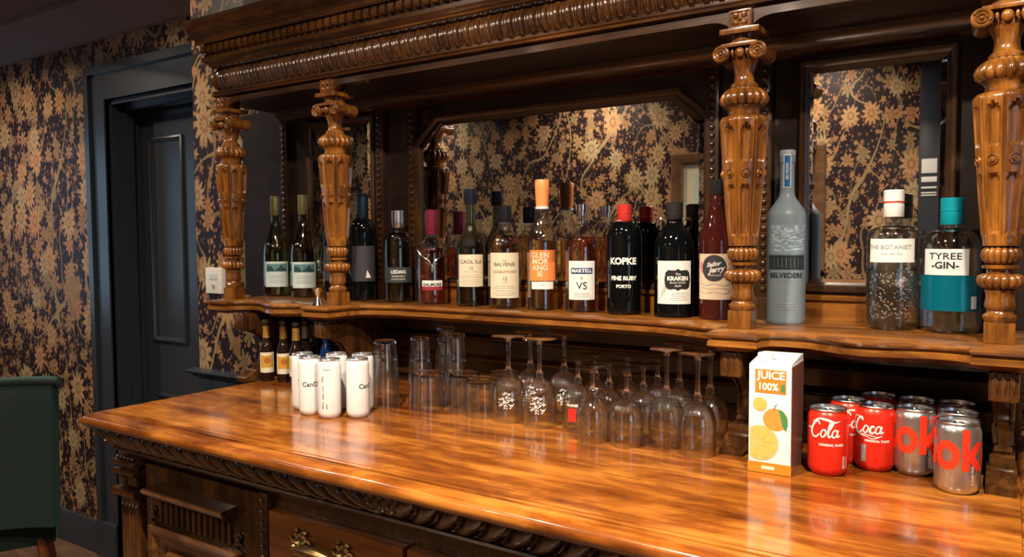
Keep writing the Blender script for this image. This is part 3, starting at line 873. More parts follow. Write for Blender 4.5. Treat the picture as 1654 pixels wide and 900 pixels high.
def words(L, R, zc, a, items, dR=.0011, name='lettering'):
    """items: (text, size, dy, material, bold, dx, sx)"""
    bym = {}
    for it in items:
        txt, size, dy, m = it[:4]; bold = it[4] if len(it) > 4 else 0; dx = it[5] if len(it) > 5 else 0; sx = it[6] if len(it) > 6 else 1
        g = tr(text_geo(txt, size, bold, 0, sx), dx, dy)
        bym.setdefault(m.name, [m, []])[1].append(g)
    for m, gs in bym.values(): decal(name, merge(*gs), cyl(R, zc, a, dR), m, L, .004)
def rules(w, ys, h=.0006, cx=0): return merge(*[rect(w*(1 if i % 2 else .8), h, cx, y) for i, y in enumerate(ys)])
def capprof(r, z0, z1, lip=True): return [(0, z0), (r-.0006, z0), (r, z0+.001)]+([(r, z0+(z1-z0)*.45), (r-.0007, z0+(z1-z0)*.46), (r-.0007, z0+(z1-z0)*.49), (r, z0+(z1-z0)*.5)] if lip else [])+[(r, z1-.0015), (r-.0015, z1), (0, z1)]

BY_ = 1.598
GB = 'spirit bottles along the shelf'
# two white wines
capm_wine = paint('olive_gold_foil', (.20, .18, .08), .35, .6)
pw = bprof(.0400, .125, .0135, .235, .308, 'wine')
W = []
for i, (x, lb_) in enumerate(((-1.925, 'white wine bottle with blue picture label, leftmost on the shelf beside the first column'), (-1.800, 'white wine bottle with blue picture label, second from left, beside the carved column'))):
    T = bottle('wine_bottle', lb_, x, BY_, pw, M_GLASS_TINT, capprof(.0152, .250, .309), capm_wine, L_GOLD, .19, group='white wine bottles')
    a = face(x, BY_)
    L = label_patch(T, .0400, .068, .078, .078, a, paint('pale_blue_label', (.50, .60, .58), .6))
    decal('vineyard_picture', merge(rect(.066, .024, 0, 0)), cyl(.0400, .088, a, .0009), paint('blue_green_ink', (.09, .21, .24), .6), L)
    hills = poly([(-.03, -.008)]+[(-.03+.06*k/12, .002+.007*sin(k*.9)+.003*sin(k*2.3)) for k in range(13)]+[(.03, -.008)])
    decal('hill_drawing', hills, cyl(.0400, .086, a, .0013), paint('dark_teal_ink', (.02, .05, .06), .6), L)
    decal('small_print', rules(.05, [-.004, -.010, -.018, -.024], .0009), cyl(.0400, .068, a, .0011), P_GREY, L)
# dark red wine bottles behind the second column
for x, y, lb_ in ((-1.555, 1.600, 'black wine bottle with dark label and white triangle, just right of the carved column'), (-1.650, 1.585, 'black wine bottle mostly hidden behind the second carved column')):
    T = bottle('wine_bottle', lb_, x, y, bprof(.0365, .185, .0140, .235, .302, 'round'), M_DARKGLASS, capprof(.0155, .235, .304), paint('blue_black_foil', (.012, .03, .05), .3, .3), group='black wine bottles')
    a = face(x, y, 4)
    L = label_patch(T, .0365, .105, .075, .10, a, paint('charcoal_label', (.035, .032, .045), .6))
    decal('triangle_mark', poly([(.004, -.03), (.020, -.03), (.008, -.008)]), cyl(.0365, .095, a, .0009), P_INKW, L)
# short dark whisky with silver cap
x = -1.420; a = face(x, BY_)
T = bottle('whisky_bottle', 'short dark whisky bottle with silver screw cap and black label', x, BY_, bprof(.0385, .165, .0140, .198, .250, 'round'), M_GLASS_TINT, capprof(.0175, .205, .253), M_ALU, liquid('very_dark_liquor', (.16, .12, .03)), .17, group=GB)
L = label_patch(T, .0385, .076, .098, .042, a, paint('black_label', (.03, .035, .038), .5))
words(L, .0385, .076, a, [('LEDAIG', .0125, .008, P_INKW, .0003), ('SINGLE MALT', .006, -.004, P_INKW), ('SCOTCH WHISKY', .005, -.012, P_INKW)])
# stag whisky
x = -1.300; a = face(x, BY_)
T = bottle('whisky_bottle', 'dark red whisky bottle with maroon cap and silver stag head on the front', x, BY_, smooth_prof([(0, .003), (.036, 0), (.0405, .005), (.0415, .03), (.0415, .09), (.041, .13), (.037, .152), (.026, .168), (.0165, .178), (.0145, .190), (.0145, .222)], 3), M_GLASS, capprof(.0168, .185, .251), paint('maroon_foil', (.22, .025, .05), .28, .5), L_DEEP, .150, group=GB)
L = label_patch(T, .0415, .052, .056, .024, a, P_WHITE, dR=.0008)
decal('maroon_band', rect(.056, .010, 0, -.009), cyl(.0415, .052, a, .0013), paint('maroon_print', (.25, .02, .03), .5), L)
words(L, .0415, .052, a, [('THE', .004, .0095, P_INK), ('DALMORE', .0105, .001, P_INK, .0003)], .0017)
fn = cyl(.0415, .112, a, .002)
def tube_on(mb, pts, r): mb.tube([fn(*p) for p in pts], r, 6)
sg = MB()
for s_ in (-1, 1):
    tube_on(sg, [(s_*.002, -.006), (s_*.010, .006), (s_*.020, .012), (s_*.034, .022), (s_*.046, .034)], .0017)
    for q in ((.012, .007, .006, .022), (.021, .013, .020, .028), (.030, .019, .034, .036)): tube_on(sg, [(s_*q[0], q[1]), (s_*q[2], q[3])], .0013)
    tube_on(sg, [(s_*.004, -.008), (s_*.012, -.004)], .0016)
sg.ball(fn(0, -.012), .0055, 1, .6, 1.5); sg.ball(fn(0, -.022), .0035, 1, .8, 1.6)
part('stag_emblem', sg, M_CHROME, T, 'silver stag head with antlers')
# tall dark bottle, pale label
x = -1.171; a = face(x, BY_)
T = bottle('whisky_bottle', 'tall dark bottle with black cap and square cream label', x, BY_, smooth_prof([(0, .003), (.034, 0), (.0375, .005), (.038, .03), (.038, .12), (.037, .15), (.031, .172), (.020, .190), (.0145, .208), (.0138, .235), (.0138, .270)], 3), M_GLASS_TINT, capprof(.0165, .262, .301, False), paint('navy_black_foil', (.015, .022, .035), .28, .3), liquid('dark_olive_liquor', (.34, .24, .10)), .165, group=GB)
L = label_patch(T, .038, .092, .070, .082, a, P_CREAM)
words(L, .038, .092, a, [('CAOL ILA', .0135, .022, P_INK), ('12', .011, .006, P_INK), ('AGED  12  YEARS', .0045, -.003, P_GREY)])
decal('small_print', rules(.052, [-.012, -.017, -.024, -.029, -.035]), cyl(.038, .092, a, .0011), P_GREY, L)
# bulbous amber bottle
x = -1.066; a = face(x, BY_)
T = bottle('whisky_bottle', 'round shouldered amber whisky bottle with black stopper and large cream label', x, BY_, smooth_prof([(0, .003), (.036, 0), (.0415, .005), (.042, .03), (.042, .12), (.0415, .148), (.036, .172), (.024, .187), (.0155, .196), (.0165, .202), (.0145, .208), (.0140, .228)], 3), M_GLASS, capprof(.0185, .214, .255, True), paint('black_foil', (.012, .012, .018), .25, .2), L_AMBER, .182, group=GB)
L = label_patch(T, .042, .082, .082, .112, a, P_CREAM)
words(L, .042, .082, a, [('THE', .005, .036, P_INK), ('BALVENIE', .0125, .027, P_INK), ('DOUBLEWOOD', .0085, .009, paint('brown_print', (.25, .10, .04), .5)), ('12', .012, -.008, P_INK), ('YEARS', .0045, -.017, P_GREY)])
decal('small_print', rules(.06, [-.026, -.031, -.038, -.044, -.049]), cyl(.042, .082, a, .0011), P_GREY, L)
# orange label bottle
x = -.955; a = face(x, BY_)
T = bottle('whisky_bottle', 'pale gold bottle with tall orange cap and orange label', x, BY_, smooth_prof([(0, .003), (.034, 0), (.0365, .005), (.0365, .03), (.0372, .10), (.0380, .155), (.034, .180), (.024, .205), (.0165, .228), (.0145, .250), (.0145, .275)], 3), M_GLASS, [(0, .250), (.0150, .250), (.0160, .262), (.0175, .290), (.0176, .292), (.0178, .312), (.0165, .3145), (0, .3145)], paint('orange_cap', (.90, .30, .10), .4), L_AMBER, .168, group=GB)
L = label_patch(T, .0370, .108, .070, .074, a, P_ORANGE)
cc_ = paint('pale_peach_print', (.95, .62, .42), .5)
words(L, .0372, .108, a, [('GLEN', .0180, .024, cc_, .0004, -.006), ('MOR', .0180, .009, cc_, .0004, -.006), ('ANG', .0180, -.006, cc_, .0004, -.006), ('IE', .0180, -.021, cc_, .0004, -.006)])
L2 = label_patch(T, .0368, .060, .056, .018, a, P_WHITE, 'lower_label', dR=.0007)
words(L2, .0368, .060, a, [('10', .008, .001, P_GREY)])
part('neck_ring', MB().lathe([(.0150, .244), (.0165, .244), (.0165, .250), (.0150, .250)], 32), P_INKW, T)
# cognac
x = -.847; a = face(x, BY_)
T = bottle('cognac_bottle', 'red brown cognac bottle with white label, navy name band and clear stopper', x, BY_, smooth_prof([(0, .003), (.036, 0), (.0395, .005), (.0398, .03), (.0398, .12), (.0390, .152), (.034, .172), (.024, .188), (.0150, .200), (.0138, .215), (.0138, .236)], 3), M_GLASS, [(0, .225), (.0120, .226), (.0120, .236), (.0148, .237), (.0148, .252), (0, .252)], M_CHROME, L_COGNAC, .176, group=GB)
L = label_patch(T, .0398, .075, .066, .090, a, P_WHITE)
decal('name_band', rect(.052, .014, 0, .022), cyl(.0398, .075, a, .0009), P_NAVY, L)
words(L, .0398, .075, a, [('MARTELL', .0115, .022, P_INKW, .0003), ('VS', .024, -.013, P_INK, 0, 0), ('FINE COGNAC', .005, -.031, P_GREY)], .0014)
decal('crest_mark', merge(ribbon([(.003*cos(t), .005+.003*sin(t)) for t in [k*PI/3 for k in range(6)]], .0009, True), rect(.0012, .003, 0, .005)), cyl(.0398, .075, a, .0013), paint('gold_print', (.45, .33, .12), .4), L)
decal('small_print', rules(.05, [-.036, -.040]), cyl(.0398, .075, a, .0011), P_GREY, L)
# port
x = -.737; a = face(x, BY_)
T = bottle('port_bottle', 'black port bottle with bright red capsule and white stencilled lettering', x, BY_, bprof(.0400, .170, .0150, .212, .245, 'round'), M_DARKGLASS, capprof(.0168, .205, .248), paint('red_capsule', (.55, .035, .03), .35, .2), group=GB)
words(T, .0400, .100, a, [('KOPKE', .0200, .020, P_INKW, .0009, -.004), ('FINE RUBY', .0125, -.018, P_INKW, .0006, -.002), ('PORTO', .0100, -.036, P_INKW, .0004, -.002)], .0006)
sl = MB()
sl.lathe([(.0170, .196), (.0178, .204), (.0172, .210)], 24)
part('neck_seal', MB().add([q for q in [( .0235*cos(a+t), .0235*sin(a+t), .196) for t in (-1.3, -.9, -.5)]+[( .0176*cos(a+t), .0176*sin(a+t), .212) for t in (-1.5, -1.0, -.4)]], [(0, 1, 4, 3), (1, 2, 5, 4)]), P_INKW, T, 'white paper seal')
# black rum with ring handles
x = -.618; a = face(x, BY_)
T = bottle('rum_bottle', 'squat black rum bottle with glass ring handles, black badge on white label', x, BY_, smooth_prof([(0, .003), (.039, 0), (.0430, .005), (.0432, .03), (.0432, .135), (.0420, .158), (.035, .180), (.024, .196), (.0170, .206), (.0160, .225), (.0160, .235)], 3), M_DARKGLASS, capprof(.0180, .212, .250), paint('black_cap', (.02, .02, .022), .3), group=GB)
hd = MB()
for s_ in (-1, 1):
    t = (-sin(a)*s_, cos(a)*s_); hd.torus((0, 0, 0), .0115, .0035, 'x', 18, 8)
rg = MB()
for s_ in (-1, 1):
    pts = [(t_[0], t_[1]) for t_ in [(.0125*cos(q), .0125*sin(q)) for q in [2*PI*k/18 for k in range(18)]]]
    rg.tube([(-sin(a)*s_*(.0245+u_), cos(a)*s_*(.0245+u_), .203+v_) for u_, v_ in pts], .0034, 8, True)
part('ring_handle', rg, M_GLASS, T, 'clear glass ring handles')
L = label_patch(T, .0432, .076, .080, .093, a-.0, P_WHITE)
bad = [(-.026, -.016), (-.020, -.021), (-.006, -.020), (0, -.024), (.006, -.020), (.020, -.021), (.026, -.016), (.029, 0), (.026, .016), (.020, .021), (.006, .020), (0, .024), (-.006, .020), (-.020, .021), (-.026, .016), (-.029, 0)]
B = decal('badge', tr(poly(bad), .008, .006), cyl(.0432, .076, a, .0009), P_INK, L)
words(L, .0432, .076, a, [('The', .0070, .0180, P_INKW, 0, .008), ('KRAKEN', .0118, .0085, P_INKW, .0006, .008), ('BLACK SPICED', .0052, -.0005, P_INKW, 0, .008), ('RUM', .0060, -.0075, P_INKW, 0, .008)], .0014)
sq = []
random.seed(3)
for k in range(7):
    x0_ = -.034+.004*k; pts = [(x0_, -.040+.006*k)]
    for j in range(7): pts.append((pts[-1][0]+random.uniform(-.006, .007), pts[-1][1]+random.uniform(.003, .013)))
    sq.append(ribbon([p for p in pts if abs(p[0]) < .039 and abs(p[1]) < .045], lambda t: .0012*(1-t)+.0003))
sq.append(ribbon([(-.012+.009*cos(t), -.026+.013*sin(t)) for t in [k*2*PI/10 for k in range(10)]], .0008, True))
decal('tentacle_drawing', merge(*sq), cyl(.0432, .076, a, .0007), P_GREY, L)
decal('small_print', rules(.04, [-.022, -.026, -.030, -.034, -.038], .0006, .014), cyl(.0432, .076, a, .0010), P_GREY, L)
# spiced rum partly behind the third column
x = -.524; a = face(x, BY_, -4)
T = bottle('rum_bottle', 'dark brown rum bottle with round charcoal badge on cream label, half behind the column', x, BY_, smooth_prof([(0, .003), (.032, 0), (.0355, .005), (.0357, .03), (.0357, .15), (.0345, .170), (.028, .195), (.019, .222), (.0150, .245), (.0170, .252), (.0135, .262), (.0135, .280)], 3), mat('deep_red_brown_glass', (.05, .008, .006), .05, coat=.5, coat_rough=.02), capprof(.0155, .262, .294, False), paint('black_cap', (.02, .02, .022), .3), group=GB)
L = label_patch(T, .0357, .090, .085, .096, a, paint('buff_label', (.68, .54, .38), .6))
decal('badge', disc(.0265, -.002, .018, 28, 1.05), cyl(.0357, .090, a, .0009), paint('charcoal_print', (.04, .042, .045), .5), L)
g = merge(tr(text_geo('Sailor', .0125, .0004, .45), -.004, .026, 1, .16), tr(text_geo('Jerry', .0155, .0005, .45), .002, .015, 1, .16), tr(text_geo('SPICED RUM', .0048), -.001, .003))
decal('lettering', g, cyl(.0357, .090, a, .0014), P_INKW, L)
decal('ribbon_drawing', merge(ribbon([(-.036, -.012), (-.02, -.018), (0, -.015), (.02, -.019), (.034, -.013)], .0010), ribbon([(-.036, -.030), (-.02, -.035), (0, -.032), (.02, -.036), (.034, -.030)], .0010), ribbon([(-.03, -.022), (-.01, -.026), (.01, -.024), (.03, -.027)], .0008)), cyl(.0357, .090, a, .0009), P_GREY, L)
decal('red_mark', merge(*[ribbon([(-.037+.003*j, .02-.006*j), (-.030+.003*j, .032-.006*j)], .004) for j in range(3)]), cyl(.0357, .090, a, .0007), paint('coral_print', (.60, .14, .08), .5), L)
# frosted vodka bottle
x = -.378; y = 1.590; a = face(x, y)
M_FROST = mat('frosted_glass', (.36, .47, .54), .40, trans=.5, ior=1.4)
T = bottle('vodka_bottle', 'tall frosted vodka bottle with blue neck label, beside the third column', x, y, smooth_prof([(0, .003), (.033, 0), (.0368, .004), (.0370, .02), (.0372, .12), (.0372, .205), (.034, .224), (.024, .240), (.0155, .254), (.0140, .268), (.0138, .300), (.0138, .318), (.0150, .321), (.0150, .333)], 3), M_FROST, [(0, .3335), (.0152, .3335), (.0156, .336), (.0156, .344), (.014, .3455), (0, .3455)], paint('silver_blue_cap', (.45, .52, .58), .35, .4), group=GB, seg=48)
tree = []
random.seed(11)
for k in range(150):
    px_, py_ = random.uniform(-.036, .036), random.uniform(-.024, .026)
    L_ = random.uniform(.004, .009); an = random.uniform(-.6, .6)
    tree.append(ribbon([(px_, py_), (px_+L_*.5, py_+.0015+an*.002), (px_+L_, py_+an*.003)], .0011))
W_ = decal('frosted_window', rect(.078, .060), cyl(.0372, .168, a, .0004), paint('pale_blue_frost', (.20, .28, .34), .3), T)
decal('tree_pattern', merge(*tree), cyl(.0372, .168, a, .0008), paint('ice_white_etching', (.52, .64, .70), .4), T)
bld = merge(*[rect(.0065, .026, -.035+.0078*k, 0) for k in range(10)]+[rect(.078, .004, 0, .012), rect(.078, .003, 0, -.012)])
decal('palace_pattern', bld, cyl(.0372, .122, a, .0009), paint('slate_print', (.018, .025, .030), .4), T)
words(T, .0372, .096, a, [('BELVEDERE', .0135, 0, paint('slate_print', (.018, .025, .030)), .0003), ('VODKA', .006, -.011, P_GREY)], .0007)
decal('small_print', rules(.042, [0, .005, .010], .0013), cyl(.0372, .030, a, .0006), P_GREY, T)
L = label_patch(T, .0141, .303, .0130, .066, a, P_WHITE, 'neck_label', 'blue and white neck label', .0015)
decal('blue_strip', rect(.0100, .062), cyl(.0141, .303, a, .0021), paint('royal_blue_print', (.012, .10, .28), .4), L)
g = tr(text_geo('BELVEDERE', .0065), 0, 0, 1, PI/2)
decal('lettering', g, cyl(.0141, .303, a, .0025), P_INKW, L)
# gin with white cap, embossed clear glass
x = -.184; y = 1.585; a = face(x, y, -3)
M_EMB = mat('embossed_clear_glass', (.93, .96, .95), .02, trans=1, ior=1.47)
_g = G(M_EMB.node_tree); _vo = _g.n('ShaderNodeTexVoronoi'); _g.put(_vo.inputs['Vector'], _g.obj()); _vo.inputs['Scale'].default_value = 210
M_EMB.node_tree.links.new(_g.bump(_vo.outputs['Distance'], .55, .0012), M_EMB.node_tree.nodes['Principled BSDF'].inputs['Normal'])
pr = bprof(.0445, .172, .0155, .192, .228, 'round', .003)
T = bottle('gin_bottle', 'stout clear embossed gin bottle with white cap and white label', x, y, pr, M_GLASS, capprof(.0178, .208, .258), paint('white_cap', (.74, .74, .73), .35), L_CLEAR, .118, group=GB)
part('embossed_band', MB().lathe([(.0447, .014), (.0452, .018), (.0452, .106), (.0447, .110)], 64), M_EMB, T)
emb = []
random.seed(5)
for k in range(150):
    px_, py_ = random.uniform(-.040, .040), random.uniform(-.044, .042)
    an = random.uniform(0, PI); l_ = random.uniform(.0022, .0045)
    emb.append(ribbon([(px_, py_), (px_+l_*cos(an)*.5-.001, py_+l_*sin(an)*.5+.001), (px_+l_*cos(an), py_+l_*sin(an))], .0008))
rows = merge(*emb)
decal('embossed_pattern', rows, cyl(.0452, .062, a, .0004), mat('pale_embossing', (.45, .50, .48), .2, trans=.4), T)
part('cap_line', MB().lathe([(.0179, .234), (.0183, .2345), (.0183, .2365), (.0179, .237)], 32), P_RED, T)
L = label_patch(T, .0447, .146, .084, .043, a, P_WHITE)
words(L, .0447, .146, a, [('THE BOTANIST', .0110, .006, P_GREY, .0001, -.004), ('ISLAY DRY GIN', .0050, -.006, P_GREY)])
# gin with teal cap
x = -.089; y = 1.582; a = face(x, y, -5)
pr = bprof(.0475, .145, .0165, .186, .208, 'round', .004)
T = bottle('gin_bottle', 'stout clear gin bottle with teal cap, white label and teal lower band', x, y, pr, M_GLASS, capprof(.0192, .192, .240), paint('teal_cap', (.0, .25, .33), .35, .1), L_CLEAR, .15, group=GB, t=.0034)
label_patch(T, .0475, .071, .145, .062, a+.1, mat('teal_band_paint', (.0, .15, .22), .2, trans=.35), 'teal_band', 'teal painted band')
sh_ = ribbon([(-.028, -.017), (-.030, 0), (-.028, .017), (0, .0185), (.028, .017), (.030, 0), (.028, -.017), (0, -.0185)], .001, True)
L = label_patch(T, .0475, .126, .076, .046, a-.12, paint('pale_grey_label', (.58, .63, .64), .5), 'label', None, .0008)
words(L, .0475, .126, a-.12, [('TYREE', .0165, .010, P_INK, .0001, 0, 1.15), ('-GIN-', .0165, -.006, P_INK, .0004, 0, 1.1)], .0014)
label_patch(T, .0475, .055, .012, .022, a+.92, P_WHITE, 'side_label', 'small white sticker', .0010)
# steel jigger at the second column
T = thing('spirit_measure', 'small steel spirit measure on the shelf edge, left of the second column', 'measure', (-1.535, 1.408, SH+.0004))
part('cup', MB().lathe([(0, .022), (.004, .020), (.0135, .001), (.0142, 0), (.0130, .001), (.0, .0)][:3]+[(.0142, 0), (.0148, .0), (.0052, .021), (.0125, .044), (.0118, .0445), (.004, .024), (0, .023)], 28), M_CHROME, T)

# ------------------------------------------------------------------ little mixer bottles on the counter
GM = 'mixer bottles at the left end of the counter'
mp = bprof(.0195, .085, .0095, .128, .168, 'slope', .002)
def mixer(x, y, lb_, foil, labm=None, first=None, s=1.0, glass=M_BROWNGLASS):
    T = bottle('mixer_bottle', lb_, x, y, mp, glass, [(0, .166), (.0120, .166), (.0128, .169), (.0122, .174), (.010, .176), (0, .176)], paint('crown_cap_dark', (.10, .08, .05), .35, .6), z=CT, group=GM, seg=28)
    part('neck_foil', MB().lathe([(.0103, .128), (.0125, .122), (.0106, .130), (.0104, .158), (.0098, .158)][0:1]+[(.0112, .124), (.0105, .134), (.0104, .158), (.0096, .158)], 24), foil, T)
    if labm:
        a = face(x, y)
        L = label_patch(T, .0195, .054, .048, .058, a, labm)
        decal('gold_panel', merge(rect(.036, .034, 0, .003)), cyl(.0195, .054, a, .0008), paint('ochre_print', (.50, .27, .04), .45), L)
        decal('crest_mark', disc(.009, 0, .006, 16), cyl(.0195, .054, a, .0012), paint('rust_print', (.35, .12, .03), .45), L)
    return T
gold = paint('gold_foil', (.45, .26, .06), .35, .5)
silv = paint('silver_foil', (.40, .42, .44), .35, .5); blue = paint('blue_foil', (.01, .09, .35), .35, .3)
yl = paint('pale_yellow_label', (.62, .58, .42), .5)
for x, y, l in ((-1.784, 1.440, 'small dark mixer bottle with gold neck and yellow label, leftmost of the three'), (-1.724, 1.450, 'small dark mixer bottle with gold neck and yellow label, middle of the three'), (-1.660, 1.440, 'small dark mixer bottle with gold neck, rightmost of three, beside the white cans')):
    mixer(x, y, l, gold, yl)
for x, y, l in ((-1.675, 1.487, 'small dark bottle with silver neck foil, next to the gold necked ones'), (-1.689, 1.542, 'small dark bottle with silver neck foil behind the white cans, nearer the blue ones')):
    mixer(x, y, l, silv)
M_BLUEG = mat('cobalt_bottle_glass', (.004, .06, .26), .08, coat=.5)
for x, y, l in ((-1.603, 1.500, 'small cobalt blue bottle behind the white cans, the left one under the shelf'), (-1.592, 1.565, 'small cobalt blue bottle behind the white cans, under the scroll bracket')):
    mixer(x, y, l, blue, glass=M_BLUEG)

# ------------------------------------------------------------------ cans
def can_prof(r, h, neck=.86):
    rn = r*neck; hn = h
    return [(0, .005), (r*.70, .003), (r*.76, 0), (r*.82, .0015), (r*.95, .008), (r, .014), (r, h*.5), (r, h-.016), (r*.985, h-.013), (rn+.001, h-.0055), (rn, h-.0045)]
def can_top(r, h, neck=.86):
    rn = r*neck
    return [(rn, h-.0045), (rn+.0016, h-.003), (rn+.0018, h-.0012), (rn+.0008, h), (rn-.0008, h-.0006), (rn-.0016, h-.0055), (rn-.005, h-.0058), (0, h-.0056)]
def make_can(name, label, x, y, r, h, body, group, a, neck=.86, shoulder=None):
    T = thing(name, label, 'can', (x, y, CT+.0004), group)
    part('can_body', MB().lathe(can_prof(r, h, neck), 48), body, T)
    part('lid', MB().lathe(can_top(r, h, neck), 40), M_ALU, T)
    rn = r*neck
    tb = MB().tube([( .006*cos(t)*1.0, .010*sin(t)-.002, h-.0040) for t in [2*PI*k/14 for k in range(14)]], .0011, 6, True)
    tb.lathe([(0, .0), (.0022, 0), (.0022, .0012), (0, .0014)], 10, (0, .004, h-.0055))
    tb.rot(a+PI/2+.4)
    part('pull_tab', tb, M_ALU, T)
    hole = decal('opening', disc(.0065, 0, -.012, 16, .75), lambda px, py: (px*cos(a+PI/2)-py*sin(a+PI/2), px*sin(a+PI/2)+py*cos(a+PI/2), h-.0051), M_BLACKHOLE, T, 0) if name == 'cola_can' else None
    return T
M_CANW = speckle(mat('matt_white_can_paint', (.70, .71, .72), .38), .02, 80)
GW = 'white water cans grouped on the counter'
wl = [(-1.408, 1.240, 'white slim can with black lettering, leftmost of the six on the counter', 14, 'word'),
      (-1.352, 1.212, 'white slim can reading Can, front row, second from left', 0, 'word'),
      (-1.289, 1.212, 'white slim can with vertical print, front of the group of six', -25, 'side'),
      (-1.238, 1.250, 'white slim can with lettering at its right edge, rightmost and next to the glasses', 45, 'word'),
      (-1.337, 1.281, 'white slim can at the back of the group, behind the front two', 150, 'word'),
      (-1.279, 1.308, 'white slim can at the back of the group, behind the rightmost one', 150, 'word')]
for x, y, l, off, kind in wl:
    a = face(x, y)
    T = make_can('water_can', l, x, y, .0262, .134, M_CANW, GW, a, .88)
    a2 = a+math.radians(off)
    if kind == 'word':
        decal('lettering', text_geo('CanO', .0150, .0002), cyl(.0262, .072, a2, .0005), P_INK, T)
    else:
        decal('lettering', merge(tr(text_geo('Cann', .0075), .006, .040), tr(text_geo('STILL', .0065), -.004, .018, 1, PI/2), tr(text_geo('SPRING WATER', .0045), -.003, -.012, 1, PI/2), tr(text_geo('330 ml', .006), -.004, -.042, 1, PI/2), rect(.0016, .012, .005, -.043)), cyl(.0262, .072, a2, .0005), P_INK, T)

# script lettering for the red cans, drawn as pen strokes
def coca_word(kind):
    g = []
    w1 = lambda t: .0016+.0018*sin(PI*t)
    def letter_C(x): 
        return ribbon([(x+.013, .009), (x+.011, .0135), (x+.006, .012), (x+.001, .004), (x-.0005, -.004), (x+.003, -.010), (x+.008, -.010), (x+.012, -.005)], w1)
    def o(x): return ribbon([(x+.0035+.0034*cos(t)+.0012*sin(t), -.004+.0056*sin(t)) for t in [k*2*PI/8 for k in range(8)]], .0021, True)
    def c(x): return ribbon([(x+.0068, -.0005), (x+.0045, .0015), (x+.001, -.003), (x+.001, -.008), (x+.004, -.0095), (x+.0075, -.0065)], w1)
    def aa(x): return merge(o(x), ribbon([(x+.0088, .0015), (x+.0072, -.004), (x+.0074, -.0088), (x+.0112, -.0065)], .0022))
    def l(x): return ribbon([(x, -.005), (x+.004, .002), (x+.0085, .0105), (x+.0065, .0135), (x+.0035, .006), (x+.0018, -.004), (x+.003, -.0095), (x+.0065, -.0065)], w1)
    if kind == 'coca':
        g = [letter_C(-.030), o(-.0165), c(-.0075), aa(.001), ribbon([(-.024, -.0130), (-.010, -.0125), (.004, -.0150), (.010, -.0125), (-.002, -.0180), (-.012, -.0150), (-.024, -.0140)], .0012),
             ribbon([(-.018, .009), (-.026, .015), (-.0345, .010), (-.035, -.002), (-.032, -.010), (-.024, -.0130)], .0012)]
    else:
        g = [letter_C(-.026), o(-.0115), l(-.003), aa(.0045), ribbon([(-.024, .012), (-.014, .0175), (-.002, .0165), (.008, .013), (.016, .015)], lambda t: .0012+.0026*sin(PI*t)**2),
             ribbon([(-.034, .003), (-.030, .0015), (-.027, .003)], .0018)]
    return merge(*g)
M_COKE = speckle(mat('glossy_red_can_paint', (.74, .028, .012), .28, metal=.25), .05, 30)
GC = 'red cola cans'
def red_can(x, y, label, kind, off):
    a = face(x, y); T = make_can('cola_can', label, x, y, .0328, .112, M_COKE, GC, a)
    a2 = a+math.radians(off)
    decal('script_lettering', tr(coca_word(kind), 0, 0, 1.12), cyl(.0328, .078, a2, .0005), P_INKW, T)
    decal('small_lettering', tr(text_geo('ORIGINAL TASTE', .0052, .0002), .004, 0), cyl(.0328, .054, a2, .0005), P_INKW, T)
    if kind == 'coca':
        decal('nutrition_panel', merge(rect(.008, .030)), cyl(.0328, .032, a2-.55, .0005), P_GREY, T)
        decal('nutrition_print', tr(text_geo('330 ml', .007), 0, 0, 1, PI/2), cyl(.0328, .032, a2-.55, .0009), P_INKW, T)
    else:
        decal('side_print', merge(tr(text_geo('RECYCLE', .0050, .0002), 0, 0, 1, PI/2), rect(.0012, .02, .006, 0)), cyl(.0328, .024, a2+.78, .0005), P_INKW, T)
    return T
red_can(-.254, 1.372, 'red cola can with white script, frontmost red one, next to the juice carton', 'cola', 3)
red_can(-.236, 1.466, 'red cola can mostly hidden behind the frontmost red one', 'cola', 30)
red_can(-.190, 1.440, 'red cola can with white script and grey panel, right one of the front red pair', 'coca', 0)
red_can(-.196, 1.535, 'red cola can in the shade behind the right red can', 'coca', 30)
M_DIET = speckle(mat('silver_can_paint', (.52, .51, .52), .24, metal=.9), .06, 40)
GD = 'silver diet cola cans'
def silver_can(x, y, label, off):
    a = face(x, y); T = make_can('cola_can', label, x, y, .0328, .112, M_DIET, GD, a)
    a2 = a+math.radians(off)
    decal('red_lettering', tr(text_geo('Coke', .086, .0030, 0, .80), -.0005, 0), cyl(.0328, .068, a2, .0005), paint('bright_red_print', (.75, .035, .012), .35), T)
    decal('side_print', tr(text_geo('SUGAR FREE', .0055), 0, 0, 1, PI/2), cyl(.0328, .032, a2+.85, .0005), P_INKW, T)
    return T
silver_can(-.129, 1.448, 'silver diet cola can with red letters, beside the red cans', -8)
silver_can(-.134, 1.525, 'silver diet cola can in the shade behind the one beside the red cans', 20)
silver_can(-.063, 1.380, 'silver diet cola can with red letters, frontmost and rightmost', -10)
silver_can(-.066, 1.452, 'silver diet cola can directly behind the rightmost one', 20)
silver_can(-.072, 1.528, 'silver diet cola can at the very back right under the shelf', 20)

